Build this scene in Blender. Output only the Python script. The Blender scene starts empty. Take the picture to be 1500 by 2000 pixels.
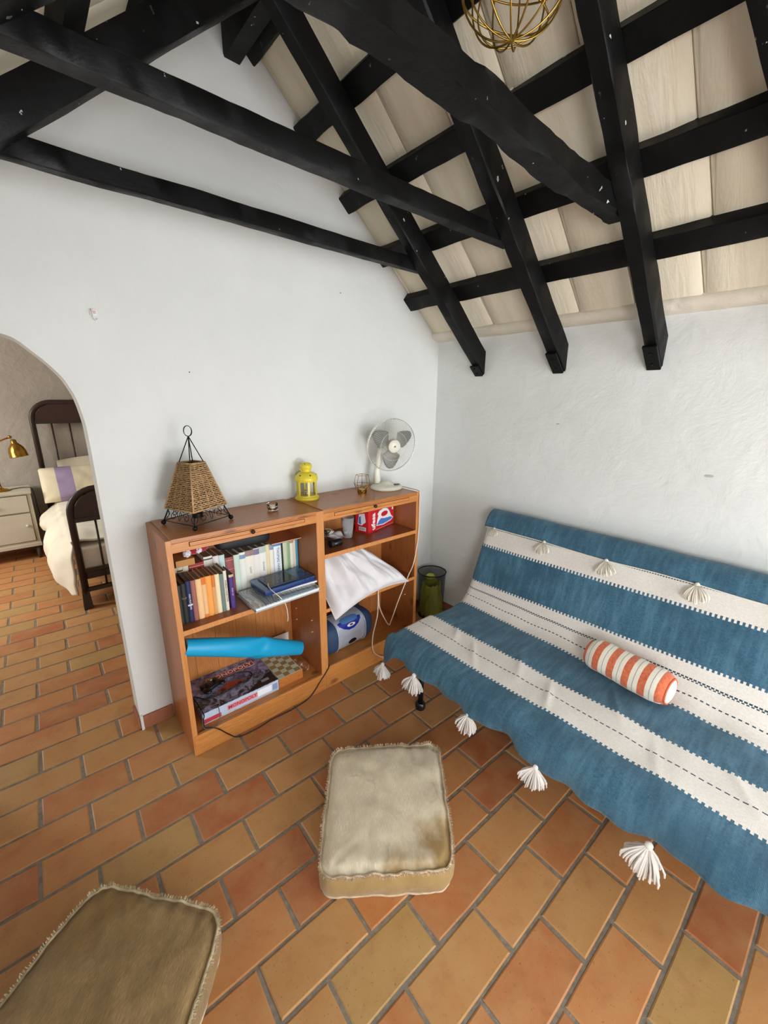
import bpy, bmesh, math, random
from mathutils import Vector, Matrix, noise
PI = math.pi
random.seed(7)
SC = bpy.context.scene
COL = SC.collection

# ------------------------------------------------------------------ camera
cam_d = bpy.data.cameras.new('camera'); cam = bpy.data.objects.new('camera', cam_d); COL.objects.link(cam)
cam_d.sensor_fit = 'HORIZONTAL'; cam_d.sensor_width = 36.0; cam_d.lens = 804.4/1500*36.0
cam_d.clip_start = 0.02; cam_d.clip_end = 60
RC = Matrix(((0.75925917, -0.65072987, 0.00872654), (0.16961122, 0.2108093, 0.9627001), (-0.62829734, -0.72945876, 0.27042998)))
cam.matrix_world = Matrix.Translation((-2.1888, -1.9977, 1.5615)) @ RC.transposed().to_4x4()
SC.camera = cam
SC.view_settings.view_transform = 'Standard'; SC.view_settings.look = 'None'
SC.view_settings.gamma = 1.0; SC.view_settings.use_curve_mapping = False
SC.view_settings.exposure = 0.0
# ------------------------------------------------------------------ world
W = bpy.data.worlds.new('daylight'); SC.world = W; W.use_nodes = True
W.node_tree.nodes['Background'].inputs[0].default_value = (0.78, 0.88, 1.0, 1)
W.node_tree.nodes['Background'].inputs[1].default_value = 1.2
# ------------------------------------------------------------------ lights: daylight through the openings, plus added fills
def area(name, loc, target, sx, sy, power, col=(1, 1, 1)):
    d = bpy.data.lights.new(name, 'AREA'); d.shape = 'RECTANGLE'; d.size = sx; d.size_y = sy; d.energy = power; d.color = col
    o = bpy.data.objects.new(name, d); COL.objects.link(o); o.location = loc
    o.rotation_euler = (Vector(target)-Vector(loc)).to_track_quat('-Z', 'Y').to_euler(); return o
area('terrace_daylight', (-1.05, -4.5, 1.35), (-1.3, 0, 0.9), 1.5, 1.9, 45, (0.965, 0.985, 0.995))
area('ceiling_fill', (-1.05, -4.6, 0.25), (-1.1, -1.3, 2.4), 1.5, 0.8, 66, (0.97, 0.98, 1.0))  # added lamp aimed upwards to brighten the ceiling
area('right_window_daylight', (0.3, -3.25, 1.5), (-1.6, -1.6, 0.5), 1.0, 1.0, 38, (0.965, 0.985, 0.995))
area('left_fill', (-2.95, -3.1, 1.35), (0, -1.3, 1.7), 0.9, 0.9, 62, (0.965, 0.985, 0.995))  # added fill lamp that lifts the sofa wall and right slope
area('bedroom_window_daylight', (-4.3, 2.3, 1.7), (-2.4, 1.9, 0.2), 1.1, 1.2, 85, (1.0, 0.95, 0.87))

# ------------------------------------------------------------------ helpers
def srgb(h):
    h = h.lstrip('#'); r = [int(h[i:i+2], 16)/255 for i in (0, 2, 4)]
    return tuple(c/12.92 if c <= .04045 else ((c+.055)/1.055)**2.4 for c in r)+(1,)
class NT:
    def __init__(s, name):
        s.m = bpy.data.materials.new(name); s.m.use_nodes = True; s.t = s.m.node_tree; s.b = s.t.nodes['Principled BSDF']
    def n(s, typ, **kw):
        nd = s.t.nodes.new(typ)
        for k, v in kw.items():
            if k.startswith('i_'):
                key = k[2:]
                for i, inp in enumerate(nd.inputs):
                    if inp.name.replace(' ', '_') == key: inp.default_value = v; break
            else: setattr(nd, k, v)
        return nd
    def l(s, a, b): s.t.links.new(a, b)
    def set(s, k, v):
        if hasattr(v, 'links'): s.l(v, s.b.inputs[k])
        else: s.b.inputs[k].default_value = v
    def coord(s, kind='Object', scale=(1, 1, 1), rot=(0, 0, 0)):
        tc = s.n('ShaderNodeTexCoord'); mp = s.n('ShaderNodeMapping'); mp.inputs['Scale'].default_value = scale; mp.inputs['Rotation'].default_value = rot
        s.l(tc.outputs[kind], mp.inputs['Vector']); return mp.outputs[0]
    def noise(s, vec, scale, detail=3, rough=.5, dist=0):
        nd = s.n('ShaderNodeTexNoise'); nd.inputs['Scale'].default_value = scale; nd.inputs['Detail'].default_value = detail
        nd.inputs['Roughness'].default_value = rough; nd.inputs['Distortion'].default_value = dist
        if vec: s.l(vec, nd.inputs['Vector'])
        return nd.outputs[0]
    def ramp(s, fac, stops, interp='LINEAR'):
        r = s.n('ShaderNodeValToRGB'); r.color_ramp.interpolation = interp
        e = r.color_ramp.elements
        while len(e) > 1: e.remove(e[-1])
        e[0].position = stops[0][0]; e[0].color = stops[0][1]
        for p, c in stops[1:]:
            k = e.new(p); k.color = c
        s.l(fac, r.inputs[0]); return r.outputs[0]
    def mix(s, fac, a, b, mode='MIX'):
        m = s.n('ShaderNodeMix', data_type='RGBA', blend_type=mode)
        for inp, v in ((m.inputs[0], fac), (m.inputs[6], a), (m.inputs[7], b)):
            if hasattr(v, 'links'): s.l(v, inp)
            else: inp.default_value = v
        return m.outputs[2]
    def math(s, op, a, b=0.0, c=0.0):
        m = s.n('ShaderNodeMath', operation=op)
        for inp, v in zip(m.inputs, (a, b, c)):
            if hasattr(v, 'links'): s.l(v, inp)
            else: inp.default_value = v
        return m.outputs[0]
    def bump(s, h, strength=.3, dist=.01, prev=None):
        b = s.n('ShaderNodeBump'); b.inputs['Strength'].default_value = strength; b.inputs['Distance'].default_value = dist
        s.l(h, b.inputs['Height'])
        if prev: s.l(prev, b.inputs['Normal'])
        s.l(b.outputs[0], s.b.inputs['Normal']); return b.outputs[0]
G = lambda v: (v, v, v, 1)
def plain(name, col, rough=.5, metal=0.0, bump=0, bscale=60, var=.0, **kw):
    m = NT(name); c = srgb(col) if isinstance(col, str) else col
    v = m.coord()
    if var:
        n = m.noise(v, bscale*.3, 4); dk = tuple(x*(1-var) for x in c[:3])+(1,)
        m.set('Base Color', m.mix(m.ramp(n, [(.3, G(0)), (.7, G(1))]), dk, c))
    else: m.set('Base Color', c)
    m.set('Roughness', rough); m.set('Metallic', metal)
    if bump: m.bump(m.noise(v, bscale, 4), bump, .003)
    for k, x in kw.items(): m.set(k.replace('_', ' '), x)
    return m.m
def glass(name, col='#ffffff', rough=.02, ior=1.3, alpha=None):
    m = NT(name); m.set('Base Color', srgb(col)); m.set('Transmission Weight', 1.0); m.set('Roughness', rough); m.set('IOR', ior); return m.m
def plaster(name, col, dark, scale=9, strength=.35):
    m = NT(name); v = m.coord()
    a = m.noise(v, scale*.25, 4, .6); m.set('Base Color', m.mix(m.ramp(a, [(.35, G(0)), (.7, G(1))]), srgb(dark), srgb(col)))
    m.set('Roughness', .85)
    b = m.bump(m.noise(v, scale, 5, .6, .4), strength, .02)
    m.bump(m.noise(v, scale*13, 3, .6), .12, .003, b); return m.m
def pine(name, axis, base='#c88548', dark='#a8622c', knot=True, ring=34, rough=.38, loc=0):
    m = NT(name)
    sc = {'x': (1.2, 14, 14), 'y': (14, 1.2, 14), 'z': (14, 14, 1.2)}[axis]
    oi = m.n('ShaderNodeObjectInfo'); tc = m.n('ShaderNodeTexCoord'); ad = m.n('ShaderNodeVectorMath', operation='ADD')
    sv = m.n('ShaderNodeVectorMath', operation='SCALE'); cb = m.n('ShaderNodeCombineXYZ'); m.l(oi.outputs['Random'], cb.inputs[0]); m.l(oi.outputs['Random'], cb.inputs[1])
    m.l(oi.outputs['Random'], cb.inputs[2]); m.l(cb.outputs[0], sv.inputs[0]); sv.inputs['Scale'].default_value = 5.0
    m.l(tc.outputs['Object'], ad.inputs[0]); m.l(sv.outputs[0], ad.inputs[1])
    mp = m.n('ShaderNodeMapping'); mp.inputs['Scale'].default_value = sc; m.l(ad.outputs[0], mp.inputs[0])
    n1 = m.noise(mp.outputs[0], 1.6, 3, .55, .6)
    ringv = m.math('FRACT', m.math('MULTIPLY', n1, 9))
    r = m.ramp(ringv, [(0, G(.0)), (.55, G(.75)), (.85, G(1)), (1, G(0))])
    c = m.mix(m.math('MULTIPLY', r, .55), srgb(base), srgb(dark))
    fine = m.noise(mp.outputs[0], 9, 2, .6)
    c = m.mix(m.math('MULTIPLY', fine, .35), c, srgb(dark))
    if knot:
        ks = {'x': (5.5, 10, 10), 'y': (10, 5.5, 10), 'z': (10, 10, 5.5)}[axis]
        mk = m.n('ShaderNodeMapping'); mk.inputs['Scale'].default_value = ks; m.l(ad.outputs[0], mk.inputs[0])
        vo = m.n('ShaderNodeTexVoronoi'); vo.inputs['Scale'].default_value = 1.0; m.l(mk.outputs[0], vo.inputs['Vector'])
        k = m.ramp(vo.outputs['Distance'], [(0.0, G(1)), (.11, G(.8)), (.2, G(0))])
        c = m.mix(m.math('MULTIPLY', k, .8), c, srgb('#64341a'))
    m.set('Base Color', c); m.set('Roughness', rough); m.bump(fine, .08, .002)
    return m.m
def cloth(name, col, dark=None, scale=700, rough=.9, fuzz=.3):
    m = NT(name); v = m.coord()
    n = m.noise(v, 7, 5, .65); c = m.mix(m.ramp(n, [(.3, G(0)), (.7, G(1))]), srgb(dark or col), srgb(col))
    m.set('Base Color', c); m.set('Roughness', rough); m.set('Sheen Weight', fuzz)
    m.bump(m.noise(v, scale*.35, 2, .7), .25, .002); return m.m

M = {}
M['wall'] = plaster('white plaster', '#e4e6e4', '#dcdedb', 7, .35)
M['ceil'] = plaster('cream plaster', '#e6dfd2', '#d9cfbc', 10, .5)
M['ceil_board'] = None
def mk_board():
    m = NT('whitewashed clay board'); v = m.coord('Object', (1, 1, 1))
    oi = m.n('ShaderNodeObjectInfo')
    st = m.coord('Object', (2.2, 14, 3))
    n = m.noise(st, 1.5, 4, .6, .5)
    c = m.mix(m.ramp(n, [(.35, G(0)), (.75, G(1))]), srgb('#e3d8c0'), srgb('#eee6d2'))
    c = m.mix(m.math('MULTIPLY', oi.outputs['Random'], .35), c, srgb('#dfd3ba'))
    crack = m.ramp(m.noise(m.coord('Object', (2.0, 9, 2)), 1.2, 2, .5, 1.2), [(.492, G(0)), (.5, G(1)), (.508, G(0))])
    m.set('Base Color', c); m.set('Roughness', .9)
    b = m.bump(n, .5, .014); m.bump(m.noise(v, 45, 4, .6), .2, .004, b)
    return m.m
M['ceil_board'] = mk_board()
def mk_black():
    m = NT('black beam paint'); v = m.coord()
    n = m.noise(v, 38, 3, .5)
    mask = m.noise(v, 5, 2, .5)
    chip = m.math('MULTIPLY', m.ramp(n, [(.70, G(0)), (.715, G(1))]), m.ramp(mask, [(.5, G(0)), (.6, G(1))]))
    m.set('Base Color', m.mix(chip, (0.0035, 0.0035, 0.0035, 1), srgb('#c9c6c2')))
    m.set('Roughness', m.ramp(m.noise(v, 12, 3), [(.3, G(.42)), (.7, G(.62))])); m.set('Specular IOR Level', .2)
    b = m.bump(m.noise(m.coord('Object', (1, 1, 1)), 14, 5, .6), .35, .008); m.bump(m.noise(v, 160, 3), .2, .002, b); return m.m
M['black'] = mk_black()
def mk_tile():
    m = NT('terracotta tile'); v = m.coord(); oi = m.n('ShaderNodeObjectInfo')
    base = m.ramp(oi.outputs['Random'], [(0, srgb('#ba7c4b')), (.2, srgb('#b06f43')), (.4, srgb('#be8854')), (.55, srgb('#a8623d')), (.64, srgb('#b48350')), (.80, srgb('#ae8a55')), (.92, srgb('#ba7746'))], 'CONSTANT')
    ad = m.n('ShaderNodeVectorMath', operation='ADD'); tc = m.n('ShaderNodeTexCoord'); m.l(tc.outputs['Object'], ad.inputs[0]); m.l(oi.outputs['Location'], ad.inputs[1])
    n1 = m.noise(ad.outputs[0], 9, 5, .62, .3)
    c = m.mix(m.ramp(n1, [(.35, G(0)), (.75, G(.6))]), base, srgb('#bf9765'))
    n2 = m.noise(ad.outputs[0], 14, 4, .6)
    c = m.mix(m.ramp(n2, [(.52, G(0)), (.8, G(.45))]), c, srgb('#8f5a38'))
    # worn pale rim of each tile, by the distance to its edges
    sx = m.n('ShaderNodeSeparateXYZ'); m.l(tc.outputs['Generated'], sx.inputs[0])
    ex = m.math('MULTIPLY', m.math('SUBTRACT', .5, m.math('ABSOLUTE', m.math('SUBTRACT', sx.outputs[0], .5))), 2.0)
    ey = m.math('SUBTRACT', .5, m.math('ABSOLUTE', m.math('SUBTRACT', sx.outputs[1], .5)))
    e = m.math('ADD', m.math('MINIMUM', ex, ey), m.math('MULTIPLY', m.noise(ad.outputs[0], 30, 3), .04))
    c = m.mix(m.ramp(e, [(.03, G(.14)), (.085, G(0))]), c, srgb('#b3946c'))
    sp = m.noise(ad.outputs[0], 120, 2, .5)
    c = m.mix(m.ramp(sp, [(.66, G(0)), (.72, G(.45))]), c, srgb('#6b4326'))
    m.set('Base Color', c); m.set('Roughness', m.ramp(n1, [(.3, G(.42)), (.7, G(.6))])); m.set('Specular IOR Level', .4)
    b = m.bump(n1, .25, .006); m.bump(sp, .1, .002, b); return m.m
M['tile'] = mk_tile()
M['grout'] = plain('grey brown grout', '#8f8475', .95, bump=.6, bscale=160, var=.35)
M['pine_z'] = pine('pine upright', 'z', '#b87440', '#9a5627'); M['pine_x'] = pine('pine lengthwise', 'x', '#cc8a4a', '#b06a30'); M['pine_top'] = pine('stained pine top', 'x', '#bd7c44', '#93562a', rough=.32)
M['pine_in'] = pine('pine back plank', 'z', '#c8864a', '#a5622e'); M['pine_y'] = pine('pine side', 'z', '#b5713e', '#945226'); M['edge'] = pine('pale pine edge', 'z', '#d29256', '#b87238', knot=False)
M['pine_shelf'] = pine('pine shelf', 'x', '#9c5a30', '#7c421f')
M['dark'] = plain('shadow gap', '#1a0f08', .9)
M['iron'] = plain('black iron', '#141312', .45, .6, bump=.3)
M['cream_plastic'] = plain('cream plastic', '#e9e6d6', .35)
M['grey_blade'] = plain('smoked grey blade', '#6d6d68', .35)
M['chrome'] = plain('chromed wire', '#cfcfc8', .25, .9)
M['yellow'] = plain('yellow enamel', '#e3cf3c', .3, bump=.1)
M['glass'] = glass('clear glass'); M['plastic_clear'] = plain('clear plastic', '#f2f5f8', .15, Transmission_Weight=.82, IOR=1.12)
M['wax'] = plain('cream wax', '#e8dcc0', .5); M['brass'] = plain('polished brass', '#b98f3e', .25, 1.0); M['gold'] = plain('gold wire', '#a8873f', .3, 1.0)
M['white'] = plain('white plastic', '#eceae6', .4); M['paper'] = plain('white paper', '#efeeea', .8); M['beige_cord'] = plain('beige cord', '#e2cdb8', .5); M['black_cord'] = plain('black cord', '#0e0d0f', .45)
M['black_fabric'] = plain('black nylon', '#15151a', .6, bump=.3, bscale=200)
M['bedding'] = cloth('cream bedding', '#ece6d4', '#e2dac4'); M['pillow_white'] = cloth('white pillowcase', '#e6e4e6', '#d6d3d6', rough=.8)
M['seatback'] = cloth('mattress ticking', '#e2d8c8')
M['bedmetal'] = plain('brown painted bed frame', '#33261f', .42, bump=.2, bscale=30); M['bedpanel'] = plain('reddish brown panel', '#42271e', .4, bump=.3, bscale=40, var=.3)
M['cabinet'] = plain('aged cream paint', '#c9c4b2', .5, bump=.2, bscale=40, var=.08)

class MB:
    def __init__(s): s.v = []; s.f = []; s.m = []; s.uv = None; s.mi = 0
    def add(s, vs, fs, xf=None):
        o = len(s.v); s.v += [tuple(xf @ Vector(p)) if xf else tuple(p) for p in vs]; s.f += [tuple(i+o for i in f) for f in fs]; s.m += [s.mi]*len(fs); return s
    def box(s, a, b, xf=None, bev=0):
        (x0, y0, z0), (x1, y1, z1) = a, b
        if bev <= 0:
            return s.add([(x0, y0, z0), (x1, y0, z0), (x1, y1, z0), (x0, y1, z0), (x0, y0, z1), (x1, y0, z1), (x1, y1, z1), (x0, y1, z1)],
                         [(0, 3, 2, 1), (4, 5, 6, 7), (0, 1, 5, 4), (1, 2, 6, 5), (2, 3, 7, 6), (3, 0, 4, 7)], xf)
        bm = bmesh.new(); bmesh.ops.create_cube(bm, size=1)
        for v in bm.verts: v.co = Vector(((x0+x1)/2+v.co.x*(x1-x0), (y0+y1)/2+v.co.y*(y1-y0), (z0+z1)/2+v.co.z*(z1-z0)))
        bmesh.ops.bevel(bm, geom=list(bm.edges), offset=bev, segments=2, profile=.6, affect='EDGES')
        bm.verts.index_update(); vs = [v.co.copy() for v in bm.verts]; fs = [[v.index for v in f.verts] for f in bm.faces]; bm.free()
        return s.add(vs, fs, xf)
    def tube(s, pts, r, n=8, closed=False, cap=True, xf=None, flat=1.0):
        pts = [Vector(p) for p in pts]; N = len(pts); rr = r if hasattr(r, '__len__') else [r]*N
        vs = []; up = None
        for i, p in enumerate(pts):
            a = pts[(i-1) % N] if (closed or i) else p; b = pts[(i+1) % N] if (closed or i < N-1) else p
            t = (b-a)
            if t.length < 1e-9: t = Vector((0, 0, 1))
            t.normalize()
            if up is None: up = t.orthogonal().normalized()
            up = (up-t*up.dot(t)); up = up.normalized() if up.length > 1e-6 else t.orthogonal().normalized(); w = t.cross(up)
            for k in range(n):
                A = 2*PI*k/n; vs.append(p+(up*math.cos(A)+w*math.sin(A)*flat)*rr[i])
        fs = []
        for i in range(N if closed else N-1):
            j = (i+1) % N
            for k in range(n): fs.append((i*n+k, i*n+(k+1) % n, j*n+(k+1) % n, j*n+k))
        if cap and not closed: fs += [tuple(range(n))[::-1], tuple((N-1)*n+k for k in range(n))]
        return s.add(vs, fs, xf)
    def lathe(s, prof, n=24, c=(0, 0, 0), xf=None, cap=True):
        vs = []; fs = []
        for r, z in prof:
            for k in range(n): A = 2*PI*k/n; vs.append((c[0]+r*math.cos(A), c[1]+r*math.sin(A), c[2]+z))
        for i in range(len(prof)-1):
            for k in range(n): fs.append((i*n+k, i*n+(k+1) % n, (i+1)*n+(k+1) % n, (i+1)*n+k))
        if cap:
            if prof[0][0] > 1e-4: fs.append(tuple(range(n))[::-1])
            if prof[-1][0] > 1e-4: fs.append(tuple((len(prof)-1)*n+k for k in range(n)))
        return s.add(vs, fs, xf)
    def sphere(s, c, r, n=12, m=8, sc=(1, 1, 1), xf=None):
        vs = []; fs = []
        for i in range(m+1):
            for k in range(n):
                a = PI*i/m; b = 2*PI*k/n; vs.append((c[0]+r*sc[0]*math.sin(a)*math.cos(b), c[1]+r*sc[1]*math.sin(a)*math.sin(b), c[2]-r*sc[2]*math.cos(a)))
        for i in range(m):
            for k in range(n): fs.append((i*n+k, i*n+(k+1) % n, (i+1)*n+(k+1) % n, (i+1)*n+k))
        return s.add(vs, fs, xf)
    def prism(s, poly, h0, h1, axis='z', xf=None):
        n = len(poly)
        def P(p, h): return {'z': (p[0], p[1], h), 'y': (p[0], h, p[1]), 'x': (h, p[0], p[1])}[axis]
        vs = [P(p, h0) for p in poly]+[P(p, h1) for p in poly]
        return s.add(vs, [tuple(range(n)), tuple(range(2*n-1, n-1, -1))]+[(i, i+n, (i+1) % n+n, (i+1) % n) for i in range(n)], xf)
    def grid(s, fn, nu, nv, wrapu=False):
        vs = [fn(i/(nu if wrapu else nu-1), j/(nv-1)) for i in range(nu) for j in range(nv)]; fs = []
        for i in range(nu if wrapu else nu-1):
            for j in range(nv-1): a = i*nv+j; b = ((i+1) % nu)*nv+j; fs.append((a, b, b+1, a+1))
        return s.add(vs, fs)
    def build(s, name, mat, parent=None, smooth=False, local=False, base=None, label=None, fix=True, auto=None):
        me = bpy.data.meshes.new(name); off = Vector((0, 0, 0)); vs = s.v
        if parent is not None and not local:
            Wm = Matrix.Identity(4); p = parent
            chain = []
            while p: chain.append(p); p = p.parent
            for p in reversed(chain): Wm = Wm @ p.matrix_basis
            inv = Wm.inverted(); vs = [tuple(inv @ Vector(v)) for v in vs]
        elif parent is None and base is not False:
            xs = [v[0] for v in vs]; ys = [v[1] for v in vs]; zs = [v[2] for v in vs]
            off = Vector(base) if base else Vector(((min(xs)+max(xs))/2, (min(ys)+max(ys))/2, min(zs)))
            vs = [(v[0]-off.x, v[1]-off.y, v[2]-off.z) for v in vs]
        me.from_pydata([tuple(v) for v in vs], [], s.f)
        mats = mat if isinstance(mat, (list, tuple)) else [mat]
        for mm in mats: me.materials.append(mm)
        if len(mats) > 1: me.polygons.foreach_set('material_index', s.m)
        if fix or s.uv is None:
            if s.uv is None:
                bm = bmesh.new(); bm.from_mesh(me); bmesh.ops.recalc_face_normals(bm, faces=bm.faces)
                if any(len(f.verts) > 4 for f in bm.faces) and name.startswith('wall'): bmesh.ops.triangulate(bm, faces=[f for f in bm.faces if len(f.verts) > 4])
                bm.to_mesh(me); bm.free()
        if s.uv is not None:
            ul = me.uv_layers.new(name='UVMap')
            for lp in me.loops: ul.data[lp.index].uv = s.uv[lp.vertex_index]
        if smooth:
            me.polygons.foreach_set('use_smooth', [True]*len(me.polygons))
            if auto: me.set_sharp_from_angle(angle=math.radians(auto))
        me.update()
        o = bpy.data.objects.new(name, me); COL.objects.link(o)
        if parent is not None: o.parent = parent
        o.location = off
        if label: o['label'] = label
        return o
def tag(o, label=None, cat=None, group=None, kind=None):
    if label: o['label'] = label
    if cat: o['category'] = cat
    if group: o['group'] = group
    if kind: o['kind'] = kind
    return o
def thing(name, label, cat, loc=(0, 0, 0), rz=0, group=None):
    o = bpy.data.objects.new(name, None); COL.objects.link(o); o.location = loc; o.rotation_euler = (0, 0, rz); o.empty_display_size = .05
    return tag(o, label, cat, group)
def XF(loc=(0, 0, 0), rx=0, ry=0, rz=0):
    return Matrix.Translation(loc) @ Matrix.Rotation(rz, 4, 'Z') @ Matrix.Rotation(ry, 4, 'Y') @ Matrix.Rotation(rx, 4, 'X')
def frame(o, x, y, z):
    m = Matrix.Identity(4)
    for i, a in enumerate((x, y, z)):
        for j in range(3): m[j][i] = a[j]
    for j in range(3): m[j][3] = o[j]
    return m
def text(s, size, mat, parent, xf, name='lettering', ext=.0004, bold=0, sx=1.0):
    c = bpy.data.curves.new('t', 'FONT'); c.body = s; c.size = size; c.extrude = ext; c.align_x = 'CENTER'; c.align_y = 'CENTER'; c.offset = bold; c.resolution_u = 2
    o = bpy.data.objects.new('t', c); me = bpy.data.meshes.new_from_object(o)
    bpy.data.objects.remove(o); bpy.data.curves.remove(c)
    mb = MB(); mb.v = [tuple(xf @ Vector((v.co.x*sx, v.co.y, v.co.z))) for v in me.vertices]; mb.f = [tuple(p.vertices) for p in me.polygons]; mb.m = [0]*len(mb.f)
    bpy.data.meshes.remove(me)
    return mb.build(name, mat, parent)
def smoothpts(pts, k=6):
    P = [Vector(p) for p in pts]; out = []
    for i in range(len(P)-1):
        a = P[max(i-1, 0)]; b = P[i]; c = P[i+1]; d = P[min(i+2, len(P)-1)]
        for t in range(k):
            t /= k; out.append(.5*((2*b)+(c-a)*t+(2*a-5*b+4*c-d)*t*t+(3*b-a-3*c+d)*t**3))
    out.append(P[-1]); return out

# ================================================================== THE SETTING
XL = -2.666; XR = 0.0; YB = -4.2; RX = -1.333
SL = .865; dz = lambda x: 1.90-SL*(x if x > RX else 2*RX-x)      # underside of the roof boards
# walls
arch = [(-2.003, 1.10), (-2.003, 1.314), (-2.004, 1.40), (-2.006, 1.452), (-2.019, 1.538), (-2.035, 1.585), (-2.052, 1.621), (-2.089, 1.67), (-2.122, 1.704), (-2.16, 1.741), (-2.198, 1.757), (-2.26, 1.772), (-2.33, 1.778)]
arch = [(p.x, p.z) for p in smoothpts([(x, 0, z) for x, z in arch], 3)]
archL = [(-4.66-x, z) for x, z in arch[:-1]][::-1]
archL = [(max(x, XL+.012), z) for x, z in archL]
poly = [(-2.003, 0), (0.14, 0), (0.14, 2.3), (RX, 3.3), (-4.1, 3.3), (-4.1, 0), (archL[-1][0], 0)]+archL[::-1]+arch[::-1]
w = MB().prism(poly, 0, .13, 'y').build('wall_back', M['wall'], base=(0, 0, 0)); tag(w, kind='structure')
b = MB(); b.box((0, -2.75, 0), (.14, 0, 2.3)); b.box((0, YB-.14, 0), (.14, -3.75, 2.3)); b.box((0, -3.75, 0), (.14, -2.75, .95)); b.box((0, -3.75, 1.9), (.14, -2.75, 2.3)); w = b.build('wall_right', M['wall'], base=(0, 0, 0)); tag(w, kind='structure')
b = MB(); b.box((XL-.14, YB-.14, 0), (XL, -3.55, 2.4)); b.box((XL-.14, -2.65, 0), (XL, 0, 2.4)); b.box((XL-.14, -3.55, 0), (XL, -2.65, .9)); b.box((XL-.14, -3.55, 1.8), (XL, -2.65, 2.4))  # window opening added to admit the left fill lamp
tag(b.build('wall_left', M['wall'], base=(0, 0, 0)), kind='structure')
b = MB(); b.box((XL-.14, YB-.14, 0), (-1.85, YB, 3.3)); b.box((-.25, YB-.14, 0), (.14, YB, 3.3)); b.box((-1.85, YB-.14, 2.3), (-.25, YB, 3.3))
tag(b.build('wall_front', M['wall'], base=(0, 0, 0)), kind='structure')
# bedroom shell
BW = plaster('dimmed plaster', '#b8b0a6', '#aea69b', 9, .5)  # plaster darkened so the colour carries the room's shade
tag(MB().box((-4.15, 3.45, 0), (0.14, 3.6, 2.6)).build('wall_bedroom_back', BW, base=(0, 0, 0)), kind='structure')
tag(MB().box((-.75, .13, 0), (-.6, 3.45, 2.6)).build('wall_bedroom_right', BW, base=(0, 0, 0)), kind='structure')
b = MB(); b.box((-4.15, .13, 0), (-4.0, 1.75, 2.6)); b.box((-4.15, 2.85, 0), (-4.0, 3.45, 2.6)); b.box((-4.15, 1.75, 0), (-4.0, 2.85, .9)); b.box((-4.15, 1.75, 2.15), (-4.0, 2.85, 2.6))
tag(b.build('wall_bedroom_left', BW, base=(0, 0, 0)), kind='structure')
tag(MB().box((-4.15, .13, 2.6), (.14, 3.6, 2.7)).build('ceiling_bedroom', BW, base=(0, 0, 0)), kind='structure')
# window frames (behind the camera / out of sight, but they let the daylight in; the main room's left one is added)
wf = MB(); 
for a, c in (((.06, -3.75, .95), (.10, -3.7, 1.9)), ((.06, -2.8, .95), (.10, -2.75, 1.9)), ((.06, -3.7, .95), (.10, -2.8, 1.0)), ((.06, -3.7, 1.85), (.10, -2.8, 1.9)), ((.06, -3.27, 1.0), (.10, -3.23, 1.85))): wf.box(a, c)
tag(wf.build('window_1', M['white'], base=(.08, -3.25, .95)), kind='structure')
wf = MB()
for a, c in (((XL-.1, -3.55, .9), (XL-.06, -3.5, 1.8)), ((XL-.1, -2.7, .9), (XL-.06, -2.65, 1.8)), ((XL-.1, -3.5, .9), (XL-.06, -2.7, .95)), ((XL-.1, -3.5, 1.75), (XL-.06, -2.7, 1.8)), ((XL-.1, -3.12, .95), (XL-.06, -3.08, 1.75))): wf.box(a, c)
tag(wf.build('added_window_left', M['white'], base=(XL, -3.1, .9)), kind='structure')  # unseen window added to go with the left fill lamp
wf = MB()
for a, c in (((-4.1, 1.75, .9), (-4.06, 1.8, 2.15)), ((-4.1, 2.8, .9), (-4.06, 2.85, 2.15)), ((-4.1, 1.8, .9), (-4.06, 2.8, .95)), ((-4.1, 1.8, 2.1), (-4.06, 2.8, 2.15)), ((-4.1, 2.28, .95), (-4.06, 2.32, 2.1))): wf.box(a, c)
tag(wf.build('window_2', M['white'], base=(-4.08, 2.3, .9)), kind='structure')
# cornice along the right wall
b = MB()
def corn(u, v):
    y = .0-u*4.2; a = v; prof = [(0.0, 1.908), (-.030, 1.912), (-.058, 1.922), (-.072, 1.936), (-.074, 1.952), (-.060, 1.975), (0.0, 1.99)]
    k = v*(len(prof)-1); i = min(int(k), len(prof)-2); t = k-i; x = prof[i][0]*(1-t)+prof[i+1][0]*t; z = prof[i][1]*(1-t)+prof[i+1][1]*t
    d = noise.noise((y*5, x*9, z*9))*.004
    return (x+d if x < -.01 else x, y, z+d)
b.grid(corn, 120, 7); tag(b.build('trim_1', M['ceil'], smooth=True, base=(0, 0, 1.92)), kind='structure')
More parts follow.
